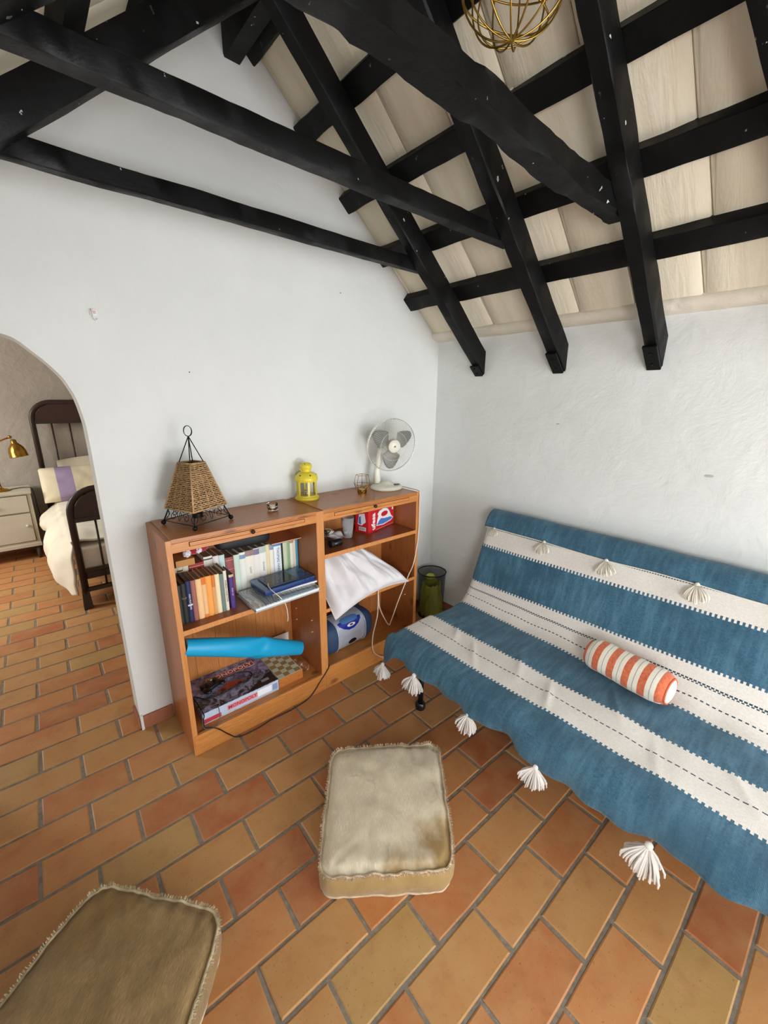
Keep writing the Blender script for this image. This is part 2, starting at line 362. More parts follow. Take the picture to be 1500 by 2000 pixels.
# ---- floor: grout bed plus tiles
fl = MB().box((-4.15, YB-.3, -.1), (.14, 3.6, -.0032)).build('floor', M['grout'], base=(0, 0, 0)); tag(fl, kind='structure')
TH = -.0194; ct, sn = math.cos(TH), math.sin(TH); Pt = .1476; Lt = .295; y0t = -.334
def tilemesh(w, h, seed):
    rnd = random.Random(seed); g = .0055; x0, x1, y0, y1 = -w/2+g, w/2-g, -h/2+g, h/2-g; e = .0045
    j = lambda: rnd.uniform(-.0018, .0018)
    pts = [(x0, y0), (0, y0), (x1, y0), (x1, y1), (0, y1), (x0, y1)]
    pts = [(x+j(), y+j()) for x, y in pts]
    top = [(x*(1-e*2/w), y*(1-e*2/h)) for x, y in pts]
    zt = [rnd.uniform(.0, .0008) for _ in pts]
    vs = [(x, y, -.02) for x, y in pts]+[(x, y, -.0018) for x, y in pts]+[(x, y, z) for (x, y), z in zip(top, zt)]
    fs = [(12, 13, 16, 17), (13, 14, 15, 16)]
    for k in range(6): n = (k+1) % 6; fs += [(k, n, n+6, k+6), (k+6, n+6, n+12, k+12)]
    me = bpy.data.meshes.new('tile'); me.from_pydata(vs, [], fs); me.materials.append(M['tile']); me.update(); return me
TM = [tilemesh(Lt, Pt, s) for s in range(8)]
xoff = {}
measured = {1: -1.9457, 2: -1.8043, 3: -1.9422, 4: -1.7934, 5: -1.9293, 6: -1.7891, 7: -1.9232, 8: -1.4873, 9: -1.331, 10: -1.1902, 11: -1.0309, 12: -.8835}
C3 = Vector((-2.1888, -1.9977, 1.5615))
def project(p):
    d = RC @ (Vector(p)-C3)
    if d.z > -.05: return None
    return 750+804.4*d.x/-d.z, 1000-804.4*d.y/-d.z
cand = []
for r in range(-26, 28):
    yc = y0t-(r-.5)*Pt
    base = measured.get(r, (-1.944 if r % 2 else -1.80)+.006*math.sin(r*2.1))
    for k in range(-12, 12):
        xj = base+k*Lt; xc = xj+Lt/2
        X = ct*xc-sn*yc; Y = sn*xc+ct*yc
        cand.append((X, Y))
near = []; far = MB()
def inside(X, Y, mx, my):
    if Y < .0: return XL-.0 < X-mx and X+mx < 0 and Y-my > YB
    return True
for X, Y in cand:
    if X-.15 > 0.0 or Y > 3.55 or Y < YB+.0: continue
    if Y < -.07 and X+.15 < XL: continue
    if X < -4.1: continue
    px = project((X, Y, 0)); vis = False
    if px and -160 < px[0] < 1700 and 900 < px[1] < 2250:
        vis = True
        if Y > .15 and X > -1.75: vis = False                       # hidden by the partition
        if Y > -.05 and Y <= .15 and X > -1.9: vis = False
        if X > -.62 and Y < -.55: vis = False                       # under the sofa, never seen
        if Y > 2.35: vis = False
    near.append((X, Y, vis))
cnt = 0
dist = lambda t: (Vector((t[0], t[1], 0))-C3).length
vis = sorted([t for t in near if t[2]], key=dist)[:295]; vs_ = set((t[0], t[1]) for t in vis)
for i, (X, Y, v) in enumerate(near):
    if (X, Y) in vs_:
        o = bpy.data.objects.new('tile', TM[i % 8]); COL.objects.link(o); o.parent = fl
        o.location = (X, Y, random.uniform(-.0012, .0010)); o.rotation_euler = (random.uniform(-.003, .003), random.uniform(-.002, .002), TH+(PI if i % 2 else 0)+random.uniform(-.003, .003))
    else:
        far.box((-Lt/2+.006, -Pt/2+.006, -.02), (Lt/2-.006, Pt/2-.006, 0), XF((X, Y, 0), rz=TH))
o = far.build('tile', M['tile'], fl, label='terracotta tiles out of close view'); o['kind'] = 'stuff'
# skirting of terracotta tiles at the partition
SK = plain('terracotta skirting', '#a8694a', .6, bump=.3, bscale=60, var=.25)
sk = bpy.data.objects.new('baseboard_back', None); COL.objects.link(sk); sk['kind'] = 'structure'; sk.location = (-1.93, -.01, 0)
MB().box((-1.992, -.012, 0), (-1.86, 0.0, .07), bev=.003).build('tile', SK, sk)
MB().box((-.47, -.012, 0), (-.19, 0.0, .07), bev=.003).build('tile', SK, sk); MB().box((-.185, -.012, 0), (-.013, 0.0, .07), bev=.003).build('tile', SK, sk)
MB().box((-2.004, -.014, 0), (-1.992, .004, .078), bev=.002).build('plaster_edge', M['wall'], sk)
MB().box((-2.016, .0, 0), (-2.003, .11, .068), bev=.003).build('tile', SK, sk)
sr = bpy.data.objects.new('baseboard_right', None); COL.objects.link(sr); sr['kind'] = 'structure'; sr.location = (-.01, -1, 0)
for k in range(14): MB().box((-.012, -.02-.295*(k+1)+.006, 0), (0, -.02-.295*k, .07), bev=.003).build('tile', SK, sr)
# bedroom skirting
sb = MB().box((-4.0, 3.438, 0), (-.75, 3.45, .07)).build('baseboard_bedroom', SK, base=(-2.4, 3.45, 0)); tag(sb, kind='structure')

# ---- roof
roof = MB(); 
for sgn in (1, -1):
    f = (lambda x: x) if sgn == 1 else (lambda x: 2*RX-x)
    pts = [(f(.2), 1.90-SL*.2+.035), (f(RX), 1.90-SL*RX+.035), (f(RX), 1.90-SL*RX+.2), (f(.2), 1.90-SL*.2+.2)]
    roof.prism(pts, YB-.14, .0, 'y')
ceil = roof.build('ceiling', M['ceil'], base=(0, 0, 0)); tag(ceil, kind='structure')
ang = math.atan(SL); cells = [(-.03, -.297), (-.297, -.527), (-.527, -.76), (-.76, -1.0), (-1.0, -1.235), (-1.235, -1.333)]
BMsh = {}
def boardmesh(w, l, seed):
    me = bpy.data.meshes.new('ceiling_board'); rnd = random.Random(seed)
    # l along the slope (x), w along y
    g = .0012; x0, x1, y0, y1 = -l/2, l/2, -w/2+g, w/2-g; e = .005
    ys = [y0, y0+e, -w*.2, w*.2, y1-e, y1]; zs = [.006, 0, rnd.uniform(-.0035, .0), rnd.uniform(-.0035, .0), 0, .006]
    vs = [(x0, y, z) for y, z in zip(ys, zs)]+[(x1, y, z+rnd.uniform(-.001, .001)) for y, z in zip(ys, zs)]+[(x0, y0, .03), (x0, y1, .03), (x1, y0, .03), (x1, y1, .03)]
    fs = [(i, i+1, i+7, i+6) for i in range(5)]+[(12, 13, 15, 14), (0, 6, 14, 12), (5, 13, 15, 11), (0, 12, 13, 5), (6, 11, 15, 14)]
    me.from_pydata(vs, [], fs); me.materials.append(M['ceil_board']); me.polygons.foreach_set('use_smooth', [i < 5 for i in range(len(fs))]); me.update(); return me
for ci, (xa, xb) in enumerate(cells):
    ln = (xa-xb)/math.cos(ang)+.002
    meshes = [boardmesh(.245, ln, ci*10+k) for k in range(3)]
    shift = [.02, -.03, .0, .03, -.02, .01][ci]
    for sgn in (1, -1):
        for k in range(-1, 11):
            yc = -.12-.245*k+shift*.8-(.0 if sgn == 1 else .09)
            if yc+.1225 > .001:
                if yc-.1225 >= 0: continue
                ww = -(yc-.1225); me = boardmesh(ww, ln, k); yc = -ww/2
            else: me = meshes[(k+ci) % 3]
            xm = (xa+xb)/2; xx = xm if sgn == 1 else 2*RX-xm
            o = bpy.data.objects.new('ceiling_board', me); COL.objects.link(o); o.parent = ceil
            o.location = (xx, yc, 1.90-SL*xm+random.uniform(-.001, .002)); o.rotation_euler = (random.uniform(-.012, .012), ang if sgn == 1 else -ang, 0)
rest = MB()
for sgn in (1, -1):
    f = (lambda x: x) if sgn == 1 else (lambda x: 2*RX-x)
    rest.prism([(f(-.03), dz(-.03)), (f(RX), dz(RX)), (f(RX), dz(RX)+.03), (f(-.03), dz(-.03)+.03)], YB, -2.65, 'y')
rest.build('ceiling_board', M['ceil_board'], ceil)['kind'] = 'stuff'
# plaster fillet between gable and roof boards

def beam(p0, p1, width, height, side, jit=.003, seg=None, name='beam', label='', group=None, curve=None, taper=None):
    """hewn beam: p0,p1 are the centre line of its lower face; side = unit vector across; height goes along up"""
    p0 = Vector(p0); p1 = Vector(p1); t = (p1-p0); L = t.length; t.normalize(); s = Vector(side); u = s.cross(t); 
    if u.z < 0: u = -u
    n = seg or max(6, int(L/.045)); rnd = random.Random(hash(label) % 9999 if False else len(label)*7+int(L*1000))
    prof = [(-.5, .0), (-.46, -.0), (.46, 0), (.5, .0), (.5, 1), (-.5, 1)]
    prof = [(-.5, .06), (-.44, 0), (.44, 0), (.5, .06), (.5, .94), (.44, 1), (-.44, 1), (-.5, .94)]
    vs = []; off = rnd.uniform(0, 50)
    for i in range(n+1):
        a = i/n; c = p0+t*(L*a)
        if curve: c = c+curve(a)
        k = taper(a) if taper else 1
        for j, (q, h) in enumerate(prof):
            d1 = noise.noise((a*L*4+off, j*1.3, 2))*jit*.9; d2 = noise.noise((a*L*4+off, j*1.3, 9))*jit*.9
            d1 += noise.noise((a*L*28+off, j*2.3, 4))*jit*.7
            vs.append(c+s*(q*width*k+d1)+u*((h*height*k)+d2))
    m = len(prof); fs = []
    for i in range(n):
        for j in range(m): fs.append((i*m+j, i*m+(j+1) % m, (i+1)*m+(j+1) % m, (i+1)*m+j))
    fs += [tuple(range(m)), tuple(n*m+j for j in range(m))[::-1]]
    b = MB().add(vs, fs); o = b.build(name, M['black'], smooth=True, auto=38); return o
rb = lambda x: 1.695-.875*x          # lower face of the right rafters
ra = math.atan(.875)
RY = [(-.325, -.385), (-.83, -.895), (-1.28, -1.335), (-1.63, -1.70), (-2.15, -2.215), (-2.65, -2.71), (-3.15, -3.21), (-3.65, -3.71)]
ordn = ['first roof rafter from the arch wall', 'second roof rafter from the arch wall', 'third roof rafter from the arch wall', 'fourth roof rafter from the arch wall', 'fifth roof rafter from the arch wall', 'sixth roof rafter from the arch wall', 'seventh roof rafter from the arch wall', 'eighth roof rafter from the arch wall']
PH = .102
for i, (ya, yb) in enumerate(RY):
    ym = (ya+yb)/2
    for side in (1, -1):
        f = (lambda x: x) if side == 1 else (lambda x: 2*RX-x)
        x1 = -.0; wd = ya-yb
        root = thing('roof_rafter', 'black painted '+ordn[i]+(', sofa side slope' if side == 1 else ', slope away from the sofa'), 'beam', (f(0), ym, rb(0)), 0, 'roof rafters')
        n = 26; vs = []; prof = [(-.5, .06), (-.42, 0), (.42, 0), (.5, .06), (.5, 1), (-.5, 1)]
        x2 = RX if side == 1 else RX
        for k in range(n+1):
            x = x1+(RX-x1)*k/n
            for j, (q, h) in enumerate(prof):
                d = noise.noise((x*8+i*7+side*3, j*1.7, 0))*.005; d2 = noise.noise((x*9+i*7+side*3, j*1.7, 5))*.005
                zb = rb(x)+h*(dz(x)-.056/math.cos(ang)-rb(x))
                sk_ = -.20*(x+1.333)/1.333*2.2+.19 if (i == 3 and side == 1) else 0
                vs.append((f(x), ym+sk_+q*wd+d, zb+(d2 if h < .5 else 0)))
        m = 6; fs = [(k*m+j, k*m+(j+1) % m, (k+1)*m+(j+1) % m, (k+1)*m+j) for k in range(n) for j in range(m)]+[tuple(range(m)), tuple(n*m+j for j in range(m))]
        MB().add(vs, fs).build('timber', M['black'], root, smooth=True, auto=40)
        # foot cleat on the lower face
        t = Vector((-1, 0, .875)).normalized(); 
        c = MB(); c.box((-.0, -.027, -.014), (.145 if i else .09, .027, .0), bev=.002)
        xf = frame((f(.0) , ym+.004-(.25 if i == 3 and side == 1 else 0), rb(0)-.004), Vector((t.x*side, 0, t.z)), Vector((0, 1, 0)), Vector((t.z*side, 0, -t.x)))
        cl = MB().box((0.005, -.03, -.014), (.14 if i else .085, .026, -.001), xf, bev=.002); cl.build('foot_plate', M['black'], root)
        for q in (.04, .1): MB().lathe([(.006, 0), (.006, .004), (.003, .006)], 8, xf=xf @ XF((q if i else q*.7, 0, -.014), rx=PI)).build('bolt', M['black'], root)
pur = [(-.265, -.33), (-.493, -.56), (-.728, -.79), (-.968, -1.034), (-1.207, -1.262)]
pn = ['lowest', 'second', 'third', 'fourth', 'topmost']
nv = Vector((-SL, 0, -1)).normalized()
for side in (1, -1):
    for i, (xa, xb) in enumerate(pur):
        f = (lambda x: x) if side == 1 else (lambda x: 2*RX-x)
        xm = (xa+xb)/2; wd = (xa-xb)/math.cos(ang)
        zc = 1.835-SL*xm
        o = beam((f(xm), 0, zc), (f(xm), -4.2, zc), wd, .058, (math.cos(ang)*side, 0, -math.sin(ang)), .004, 70, 'roof_purlin')
        tag(o, 'black painted %s purlin from the wall top on the %s' % (pn[i], 'sofa side slope' if side == 1 else 'slope away from the sofa'), 'beam', 'roof purlins')
o = beam((-1.30, 0, 2.86), (-1.30, -4.2, 2.86), .07, .17, (1, 0, 0), .003, 60, 'ridge_beam'); tag(o, 'black ridge beam along the very top of the roof', 'beam')
for (nm, y_, T, z0, z1, x0, x1, lab, cv) in (('tie_beam', -.302, .045, 2.176, 2.236, -2.20, -.475, 'black straight tie beam nearest the arch wall', None),
        ('tie_beam', -.806, .05, 2.182, 2.24, -2.20, -.47, 'black straight tie beam, the middle one of three', None),
        ('tie_beam', -1.247, .066, 2.183, 2.25, -2.21, -.445, 'black rough crooked tie beam nearest the camera', lambda a: Vector((0, 0, .014*math.sin(a*5.5)))),
        ('tie_beam', -2.12, .05, 2.18, 2.25, -2.20, -.47, 'black tie beam above and behind the camera', None)):
    o = beam((x0, y_, z0), (x1, y_, z0), T, z1-z0, (0, 1, 0), .0045 if cv is None else .013, 50, nm, lab, curve=cv); tag(o, lab, 'beam', 'tie beams')
# ================================================================== BOOKCASES
YF = -.333; BH = 1.022
def bookcase(xa, xb, shelves, bottom, label, depth_y=0.0):
    T = .020
    root = thing('pine_bookcase', label, 'bookcase', ((xa+xb)/2, -.17, 0), 0, 'pine bookcases')
    yb = -.004
    for x0, nm in ((xa, 0), (xb-T, 1)):
        p = MB().box((x0, YF+.006, 0), (x0+T, yb, BH-.004), bev=.0015).build('side_panel', M['pine_y'], root)
        MB().box((x0-.0006, YF, 0), (x0+T+.0006, YF+.0062, BH-.003), bev=.0012).build('edge_strip', M['edge'], p)
    MB().box((xa+T, YF+.001, BH-.018), (xb-T, yb, BH), bev=.0015).build('top_board', M['pine_top'], root)
    # fascia with a pull-out tray
    t0, t1 = xa+.085, xb-.085; zt, zb = BH-.022, BH-.040
    fa = MB(); fa.box((xa+T, YF, zt), (xb-T, YF+.018, BH-.0182)); fa.box((xa+T, YF, BH-.056), (xb-T, YF+.018, zb-.001)); fa.box((xa+T, YF, zb-.001), (t0-.0015, YF+.018, zt)); fa.box((t1+.0015, YF, zb-.001), (xb-T, YF+.018, zt))
    fa.build('fascia', M['pine_x'], root)
    MB().box((t0, YF+.010, zb-.001), (t1, YF+.017, zt)).build('slot_shadow', M['dark'], root)
    tr = MB().box((t0+.0015, YF-.0015, zb+.0005), (t1-.0015, YF+.010, zt-.0025), bev=.001).build('pull_out_tray', M['pine_x'], root)
    MB().lathe([(.0035, 0), (.0035, .005), (.0085, .007), (.0095, .012), (.007, .016), (0.0, .0175)], 14, xf=XF(((t0+t1)/2, YF-.0015, (zb+zt)/2), rx=PI/2)).build('knob', plain('dark brown knob', '#2a1710', .3), tr, smooth=True)
    for z, th in shelves:
        s_ = MB().box((xa+T, YF+.004, z-th), (xb-T, -.014, z), bev=.001).build('shelf', M['pine_shelf'], root)
        MB().box((xa+T, YF-.0005, z-th), (xb-T, YF+.0042, z), bev=.001).build('edge_strip', M['edge'], s_)
    MB().box((xa+T, YF+.012, bottom-.018), (xb-T, -.014, bottom-.0005), bev=.001).build('shelf', M['pine_x'], root, label='bottom shelf board')
    MB().box((xa+T*.2, YF-.002, 0), (xb-T*.2, YF+.014, bottom+.004), bev=.002).build('plinth', pine('plinth pine', 'x', '#d3924e', '#b26a30', ring=20), root)
    n = 6; w_ = (xb-xa-2*T)/n
    for k in range(n):
        MB().box((xa+T+k*w_+.0006, -.0138, .0), (xa+T+(k+1)*w_-.0006, yb-.001, BH-.02)).build('back_plank', M['pine_in'], root)
    PG = plain('pale shelf peg', '#d9b184', .5)
    for x0, s in ((xa+T, 1), (xb-T, -1)):
        for yy in (-.085, -.255):
            for z in (.33, .40):
                MB().lathe([(.0032, 0), (.0032, .009)], 8, xf=XF((x0, yy, z), ry=s*PI/2)).build('shelf_peg', PG, root)
    return root
bookcase(-1.856, -1.168, [(.624, .022)], .098, 'pine bookcase beside the arch, full of books, with a blue roll low down')
bookcase(-1.1675, -.480, [(.787, .022), (.482, .020)], .128, 'pine bookcase nearest the corner, holding the white pillow and the stereo')

# ---- books
def book(name, x0, x1, yf, depth, z, h, col, label, cat='book', group=None, lean=0.0, pagec='#8a7360', title=None, title_col='#20242c', band=None, tsize=.010, tv=True):
    w = x1-x0; root = thing(name, label, cat, ((x0+x1)/2, yf, z), 0, group)
    cm = plain('cover '+col, col, .5, bump=.1, bscale=80)
    xf = XF((x0, yf, z))
    if lean: xf = XF((x0, yf, z), ry=lean)
    r = MB(); e = min(.0018, w*.15)
    sp = [(0, 0.0), (w*.5, -.0018), (w, 0.0)]
    # cover: spine slab and two boards
    r.prism([(0, .002), (w*.25, -.0006), (w*.5, -.0014), (w*.75, -.0006), (w, .002), (w, depth), (w-e, depth), (w-e, .006), (e, .006), (e, depth), (0, depth)], 0, h, 'z', xf)
    r.build('cover', cm, root)
    MB().box((e, .0062, .002), (w-e, depth-.003, h-.003), xf).build('page_block', plain('pages '+pagec, pagec, .9, bump=.25, bscale=400), root)
    if band:
        for (b0, b1, bc) in band:
            MB().prism([(0-.0002, .0005), (w*.5, -.0022), (w+.0002, .0005), (w, .004), (0, .004)], h*b0, h*b1, 'z', xf).build('spine_band', plain('band '+bc, bc, .5), root)
    if title and w > .009:
        t = Matrix.Translation((w/2, -.0018, h*.5)) @ Matrix.Rotation(PI/2, 4, 'X') @ Matrix.Rotation(-PI/2, 4, 'Z')
        text(title, min(tsize, w*.75), plain('ink '+title_col, title_col, .6), root, xf @ t)
    return root
FY = -.275
fr = [(-1.832, -1.812, .178, '#2b2f2c', 'dark green black clothbound', None, None), (-1.811, -1.792, .182, '#1f2322', 'black clothbound', None, [(.62, .66, '#5a5648')]),
      (-1.791, -1.772, .189, '#1d2350', 'navy blue', ('MAN MUST LIVE', '#e3e4ea'), [(.40, .44, '#c9cbd6')]), (-1.7715, -1.752, .186, '#9a6257', 'dusty rose brown', None, None),
      (-1.7515, -1.729, .186, '#ecc08c', 'pale peach orange', None, None), (-1.7285, -1.711, .189, '#e6b987', 'cream with orange ends', None, [(.82, 1.0, '#d97b30'), (0, .08, '#d98440')]),
      (-1.7105, -1.687, .188, '#eea04a', 'bright orange', None, None), (-1.6865, -1.672, .187, '#cf7a35', 'narrow burnt orange', None, [(0, .7, '#d9a067')]),
      (-1.6715, -1.653, .186, '#ead9b2', 'cream', None, None), (-1.6525, -1.635, .182, '#6d7f7c', 'grey green', None, None), (-1.6345, -1.621, .193, '#e7dfc8', 'off white, taller', ('CHARLES COLLECTION', '#3b3b34'), None),
      (-1.612, -1.592, .168, '#473078', 'purple, standing apart', ('SIGN OF', '#c9b6dc'), [(.93, 1, '#c9b98a')])]
for i, (a, b_, h, c, d, t, bd) in enumerate(fr):
    pos = 'in the front row' 
    book('book', a, b_, FY, .118, .624, h, c, d+' book standing in the front row of the upper shelf', group='books in the front row', title=t[0] if t else None, title_col=t[1] if t else '#202020', band=bd, tsize=.010)
BYK = -.140
bl = [(-1.832, -1.81, .208, '#ece4cc', 'ivory', None), (-1.809, -1.787, .204, '#e9e0c4', 'pale cream', None), (-1.786, -1.763, .205, '#e6ddc0', 'cream with thin dark lines', [(.9, .93, '#5b5140')]), (-1.762, -1.738, .207, '#efe7d2', 'light ivory', None)]
for a, b_, h, c, d, bd in bl: book('book', a, b_, BYK, .118, .624, h, c, d+' book top peeping over the front row at far left', group='books in the back row, left end', band=bd)
book('book', -1.735, -1.672, BYK, .118, .624, .205, '#b23a37', 'thick red book in the back row behind the front row', group='books in the back row, left end', band=[(.93, .945, '#e7b9a8')])
book('book', -1.671, -1.632, BYK, .118, .624, .224, '#ece6da', 'thick white book in the back row beside the red one', group='books in the back row, left end', band=[(.93, .96, '#4b4a46')])
book('book', -1.631, -1.605, BYK, .118, .624, .218, '#e9e0dc', 'pinkish white book in the back row beside a mint one', group='books in the back row, left end')
book('book', -1.604, -1.577, BYK, .118, .624, .216, '#c2ded9', 'mint green book in the back row beside the rose brown one', group='books in the back row, left end')
brk = [(-1.575, -1.537, .196, '#9a4f4c', 'wide rose brown', ('HISTORY', '#e2c8b4'), [(.92, .93, '#d9a79c'), (.68, .69, '#d9a79c')]), (-1.535, -1.507, .2, '#cfe0cf', 'pale mint green', None, None), (-1.5065, -1.478, .205, '#e9ebe2', 'white with a blue mark', None, [(.84, .94, '#7d9ab8')]),
       (-1.4775, -1.437, .207, '#ece7dc', 'broad white with a brown picture band', ('LUCIO', '#6a5a50'), [(.86, 1, '#9a7f78')]), (-1.4365, -1.407, .21, '#eae6e0', 'white with a lilac picture band', None, [(.84, .98, '#7c7699')]),
       (-1.4065, -1.371, .212, '#ebe9e4', 'white with a grey green picture band', ('DICKENS', '#6a6a62'), [(.84, 1, '#b7c4bd')]), (-1.3705, -1.352, .215, '#e6d9ae', 'straw yellow', None, None), (-1.3515, -1.331, .217, '#ebe8de', 'white with a blue tip', None, [(.84, 1, '#8a9bb0')]),
       (-1.329, -1.288, .222, '#e4ecef', 'large white and blue THOMAS HARDY', ('THOMAS HARDY', '#2b5b8c'), [(.88, 1, '#3b86c6')]), (-1.287, -1.279, .205, '#17181a', 'black shade strip shaped as a thin', None, None), (-1.2775, -1.252, .21, '#c6d2b4', 'sage green', None, None),  # thin black volume stands in for a shaded gap between books
       (-1.2515, -1.238, .212, '#93b585', 'slim mid green', None, None), (-1.2375, -1.217, .214, '#ece7da', 'white with a tan tip', None, [(.9, 1, '#b99a6c')]), (-1.2165, -1.204, .215, '#e9e3cf', 'slim ivory', None, None), (-1.203, -1.191, .205, '#4aa3cc', 'thin sky blue', None, None)]
for a, b_, h, c, d, t, bd in brk:
    book('book', a, b_, BYK, .118, .624, h, c, d+' book in the right back row', group='books in the back row, right end', title=t[0] if t else None, title_col=t[1] if t else '#333', band=bd, tsize=.02 if t and 'HARDY' in t[0] else .012)
# orange brown book lying on the back row, black case, folder, red and white plush
r_ = thing('book', 'tan covered book lying flat on the back row beside the plush figure', 'book', (-1.745, -.10, .832)); 
MB().box((-1.79, -.150, .832), (-1.712, -.03, .836)).build('cover', plain('tan cover', '#b07a3c', .6), r_); MB().box((-1.79, -.150, .858), (-1.712, -.03, .862)).build('cover', plain('tan cover2', '#b07a3c', .6), r_)
MB().box((-1.79, -.152, .832), (-1.712, -.149, .862)).build('spine', plain('tan spine', '#c08945', .6), r_); MB().box((-1.788, -.149, .836), (-1.714, -.032, .858)).build('page_block', plain('aged pages', '#a38862', .9), r_)
pl = thing('plush_figure', 'small red and white plush Christmas figure lying on the books', 'toy', (-1.70, -.115, .865))
RF = cloth('red felt', '#b3202a', '#8e1820', fuzz=.6); WFZ = cloth('white fleece', '#f2eef0', '#dcd7dc', fuzz=.8)
b = MB(); b.sphere((0, 0, .018), .021, 14, 10, (1.5, 1, .85)); b.build('body', RF, pl, True, local=True)
def fluff(mb, c, r, seed):
    random.seed(seed)
    for k in range(26):
        d = Vector((random.gauss(0, 1), random.gauss(0, 1), random.gauss(0, 1))).normalized()*r*.62; mb.sphere(Vector(c)+d, r*.5, 7, 5)
b = MB(); fluff(b, (-.034, -.012, .014), .017, 1); b.build('beard', WFZ, pl, True, local=True)['kind'] = 'stuff'
b = MB(); fluff(b, (.016, -.012, .018), .014, 2); b.build('trim', WFZ, pl, True, local=True)['kind'] = 'stuff'
b = MB(); b.lathe([(.016, 0), (.012, .015), (.004, .034)], 12, xf=XF((.028, .0, .018), ry=PI/2)); b.build('hat', RF, pl, True, local=True)
random.seed(11)
cs = thing('soft_case', 'long black soft case lying across the tops of the back row', 'case', (-1.47, -.10, .85))
def casef(u, v):
    x = -.135+.27*u; a = 2*PI*v; sq = lambda t: math.copysign(abs(t)**.55, t)
    k = (1-(abs(2*u-1))**6)**.5 if abs(2*u-1) < 1 else 0
    k = .25+.75*k; d = noise.noise((x*20, a, 3))*.003
    return (x, (.045*k+d)*sq(math.cos(a)), .030+(.030*k+d)*sq(math.sin(a)))
b = MB(); b.grid(casef, 26, 21); b.add([casef(0, k/20) for k in range(20)], [tuple(range(20))]); b.add([casef(1, k/20) for k in range(20)], [tuple(range(20))])
b.build('shell', M['black_fabric'], cs, True, local=True); cs.rotation_euler = (0, .02, -.04)
MB().tube([casef(i/24, .72) for i in range(1, 24)], .0012, 5).build('zip', plain('dark zip', '#2b2c31', .3, .5), cs, local=True)
fo = thing('folder', 'orange brown card folder lying on the books at the right end', 'folder', (-1.27, -.10, .842))
b = MB(); b.box((-.085, -.075, 0), (.085, .07, .002)); b.build('back_cover', plain('folder card', '#a8643a', .6), fo, local=True)
MB().box((-.082, -.072, .002), (.082, .068, .006)).build('papers', M['paper'], fo, local=True); MB().box((-.085, -.075, .006), (.085, .07, .0078), XF(rx=.01)).build('front_cover', plain('folder card top', '#b9714a', .6), fo, local=True)
# stack in front of the back row
st = thing('plastic_folder', 'clear plastic folder of grey papers sticking out over the shelf edge', 'folder', (-1.37, -.275, .6245), -.03)
q = [(-.172, -.11), (.168, -.095), (.172, .115), (-.178, .10)]
MB().prism(q, 0, .004).build('back_sheet', plain('grey card', '#aeb2b2', .5), st, local=True)
MB().prism([(x*.97, y*.96) for x, y in q], .004, .017).build('papers', plain('stacked papers', '#dfe2e3', .8, bump=.4, bscale=300), st, local=True)
def pict():
    m = NT('marbled grey print'); v = m.coord('Object', (9, 9, 9)); n = m.noise(v, 1.5, 4, .6, 1.5)
    wv = m.n('ShaderNodeTexWave'); wv.inputs['Scale'].default_value = 1.2; wv.inputs['Distortion'].default_value = 9; m.l(v, wv.inputs['Vector'])
    c = m.ramp(wv.outputs[0], [(.0, srgb('#9fa7a6')), (.45, srgb('#c9cdcc')), (.5, srgb('#eceeee')), (.55, srgb('#b9c0bf')), (1, srgb('#8d9796'))])
    m.set('Base Color', c); m.set('Roughness', .12); m.set('Coat Weight', .6); return m.m
MB().prism([(x*.99, y*.99) for x, y in q], .017, .021).build('clear_cover', pict(), st, local=True)
MB().box((-.05, -.101, .0212), (.13, -.075, .0218)).build('label_strip', plain('pale blue strip', '#bfe2ea', .4), st, local=True)
bx = thing('magazine', 'magazine with a mauve and white cover under the blue box', 'magazine', (-1.30, -.225, .6462), -.06)
b = MB(); b.box((-.12, -.085, 0), (.125, .08, .008)); b.build('page_block', M['paper'], bx, local=True); MB().box((-.12, -.085, .008), (.125, .08, .0095)).build('cover', plain('mauve cover', '#b9b2c9', .3), bx, local=True)
gb = thing('board_book_box', 'blue patterned flat box on the folder pile', 'box', (-1.336, -.238, .656), .04)
def bluep():
    m = NT('blue speckled print'); v = m.coord(); vo = m.n('ShaderNodeTexVoronoi'); vo.inputs['Scale'].default_value = 70; m.l(v, vo.inputs['Vector'])
    sx = m.n('ShaderNodeSeparateXYZ'); m.l(v, sx.inputs[0])
    dots = m.math('MULTIPLY', m.ramp(vo.outputs['Distance'], [(.28, G(1)), (.34, G(0))]), m.ramp(sx.outputs[0], [(.03, G(0)), (.07, G(1))]))
    c = m.mix(m.ramp(m.math('ADD', sx.outputs[1], .1), [(0, G(0)), (.2, G(1))]), srgb('#23407a'), srgb('#5f8fb5'))
    c = m.mix(dots, c, srgb('#16244a')); m.set('Base Color', c); m.set('Roughness', .2); return m.m
BP = bluep()
MB().box((-.135, -.078, 0), (.135, .078, .016), bev=.002).build('base', plain('dark blue base', '#16306b', .3), gb, local=True)
MB().box((-.137, -.08, .0165), (.137, .08, .026), bev=.002).build('lid', BP, gb, local=True)
tb = thing('tablet', 'dark tablet in a navy cover lying on the blue box', 'tablet', (-1.365, -.24, .6825), .02)
MB().box((-.075, -.062, 0), (.075, .062, .006), bev=.002).build('cover', plain('navy cover', '#1c2440', .25), tb, local=True)
MB().box((-.062, -.05, .006), (.066, .054, .0066)).build('screen', plain('slate screen', '#25283a', .12), tb, local=True)
MB().lathe([(.006, 0), (.009, 0), (.009, .0003), (.006, .0003)], 16, (-.0, .0, .0068), cap=False).build('emblem', plain('emblem gold', '#8a7a58', .4), tb, local=True)
cw = MB().tube(smoothpts([(-1.428, -.268, .693), (-1.44, -.296, .692), (-1.44, -.33, .684), (-1.425, -.365, .665), (-1.402, -.372, .63), (-1.388, -.366, .59), (-1.382, -.362, .54), (-1.384, -.36, .515)]), .0018, 6).build('charging_cable', M['white'], None, True)
tag(cw, 'thin white cable dangling from the tablet over the shelf edge', 'cable')

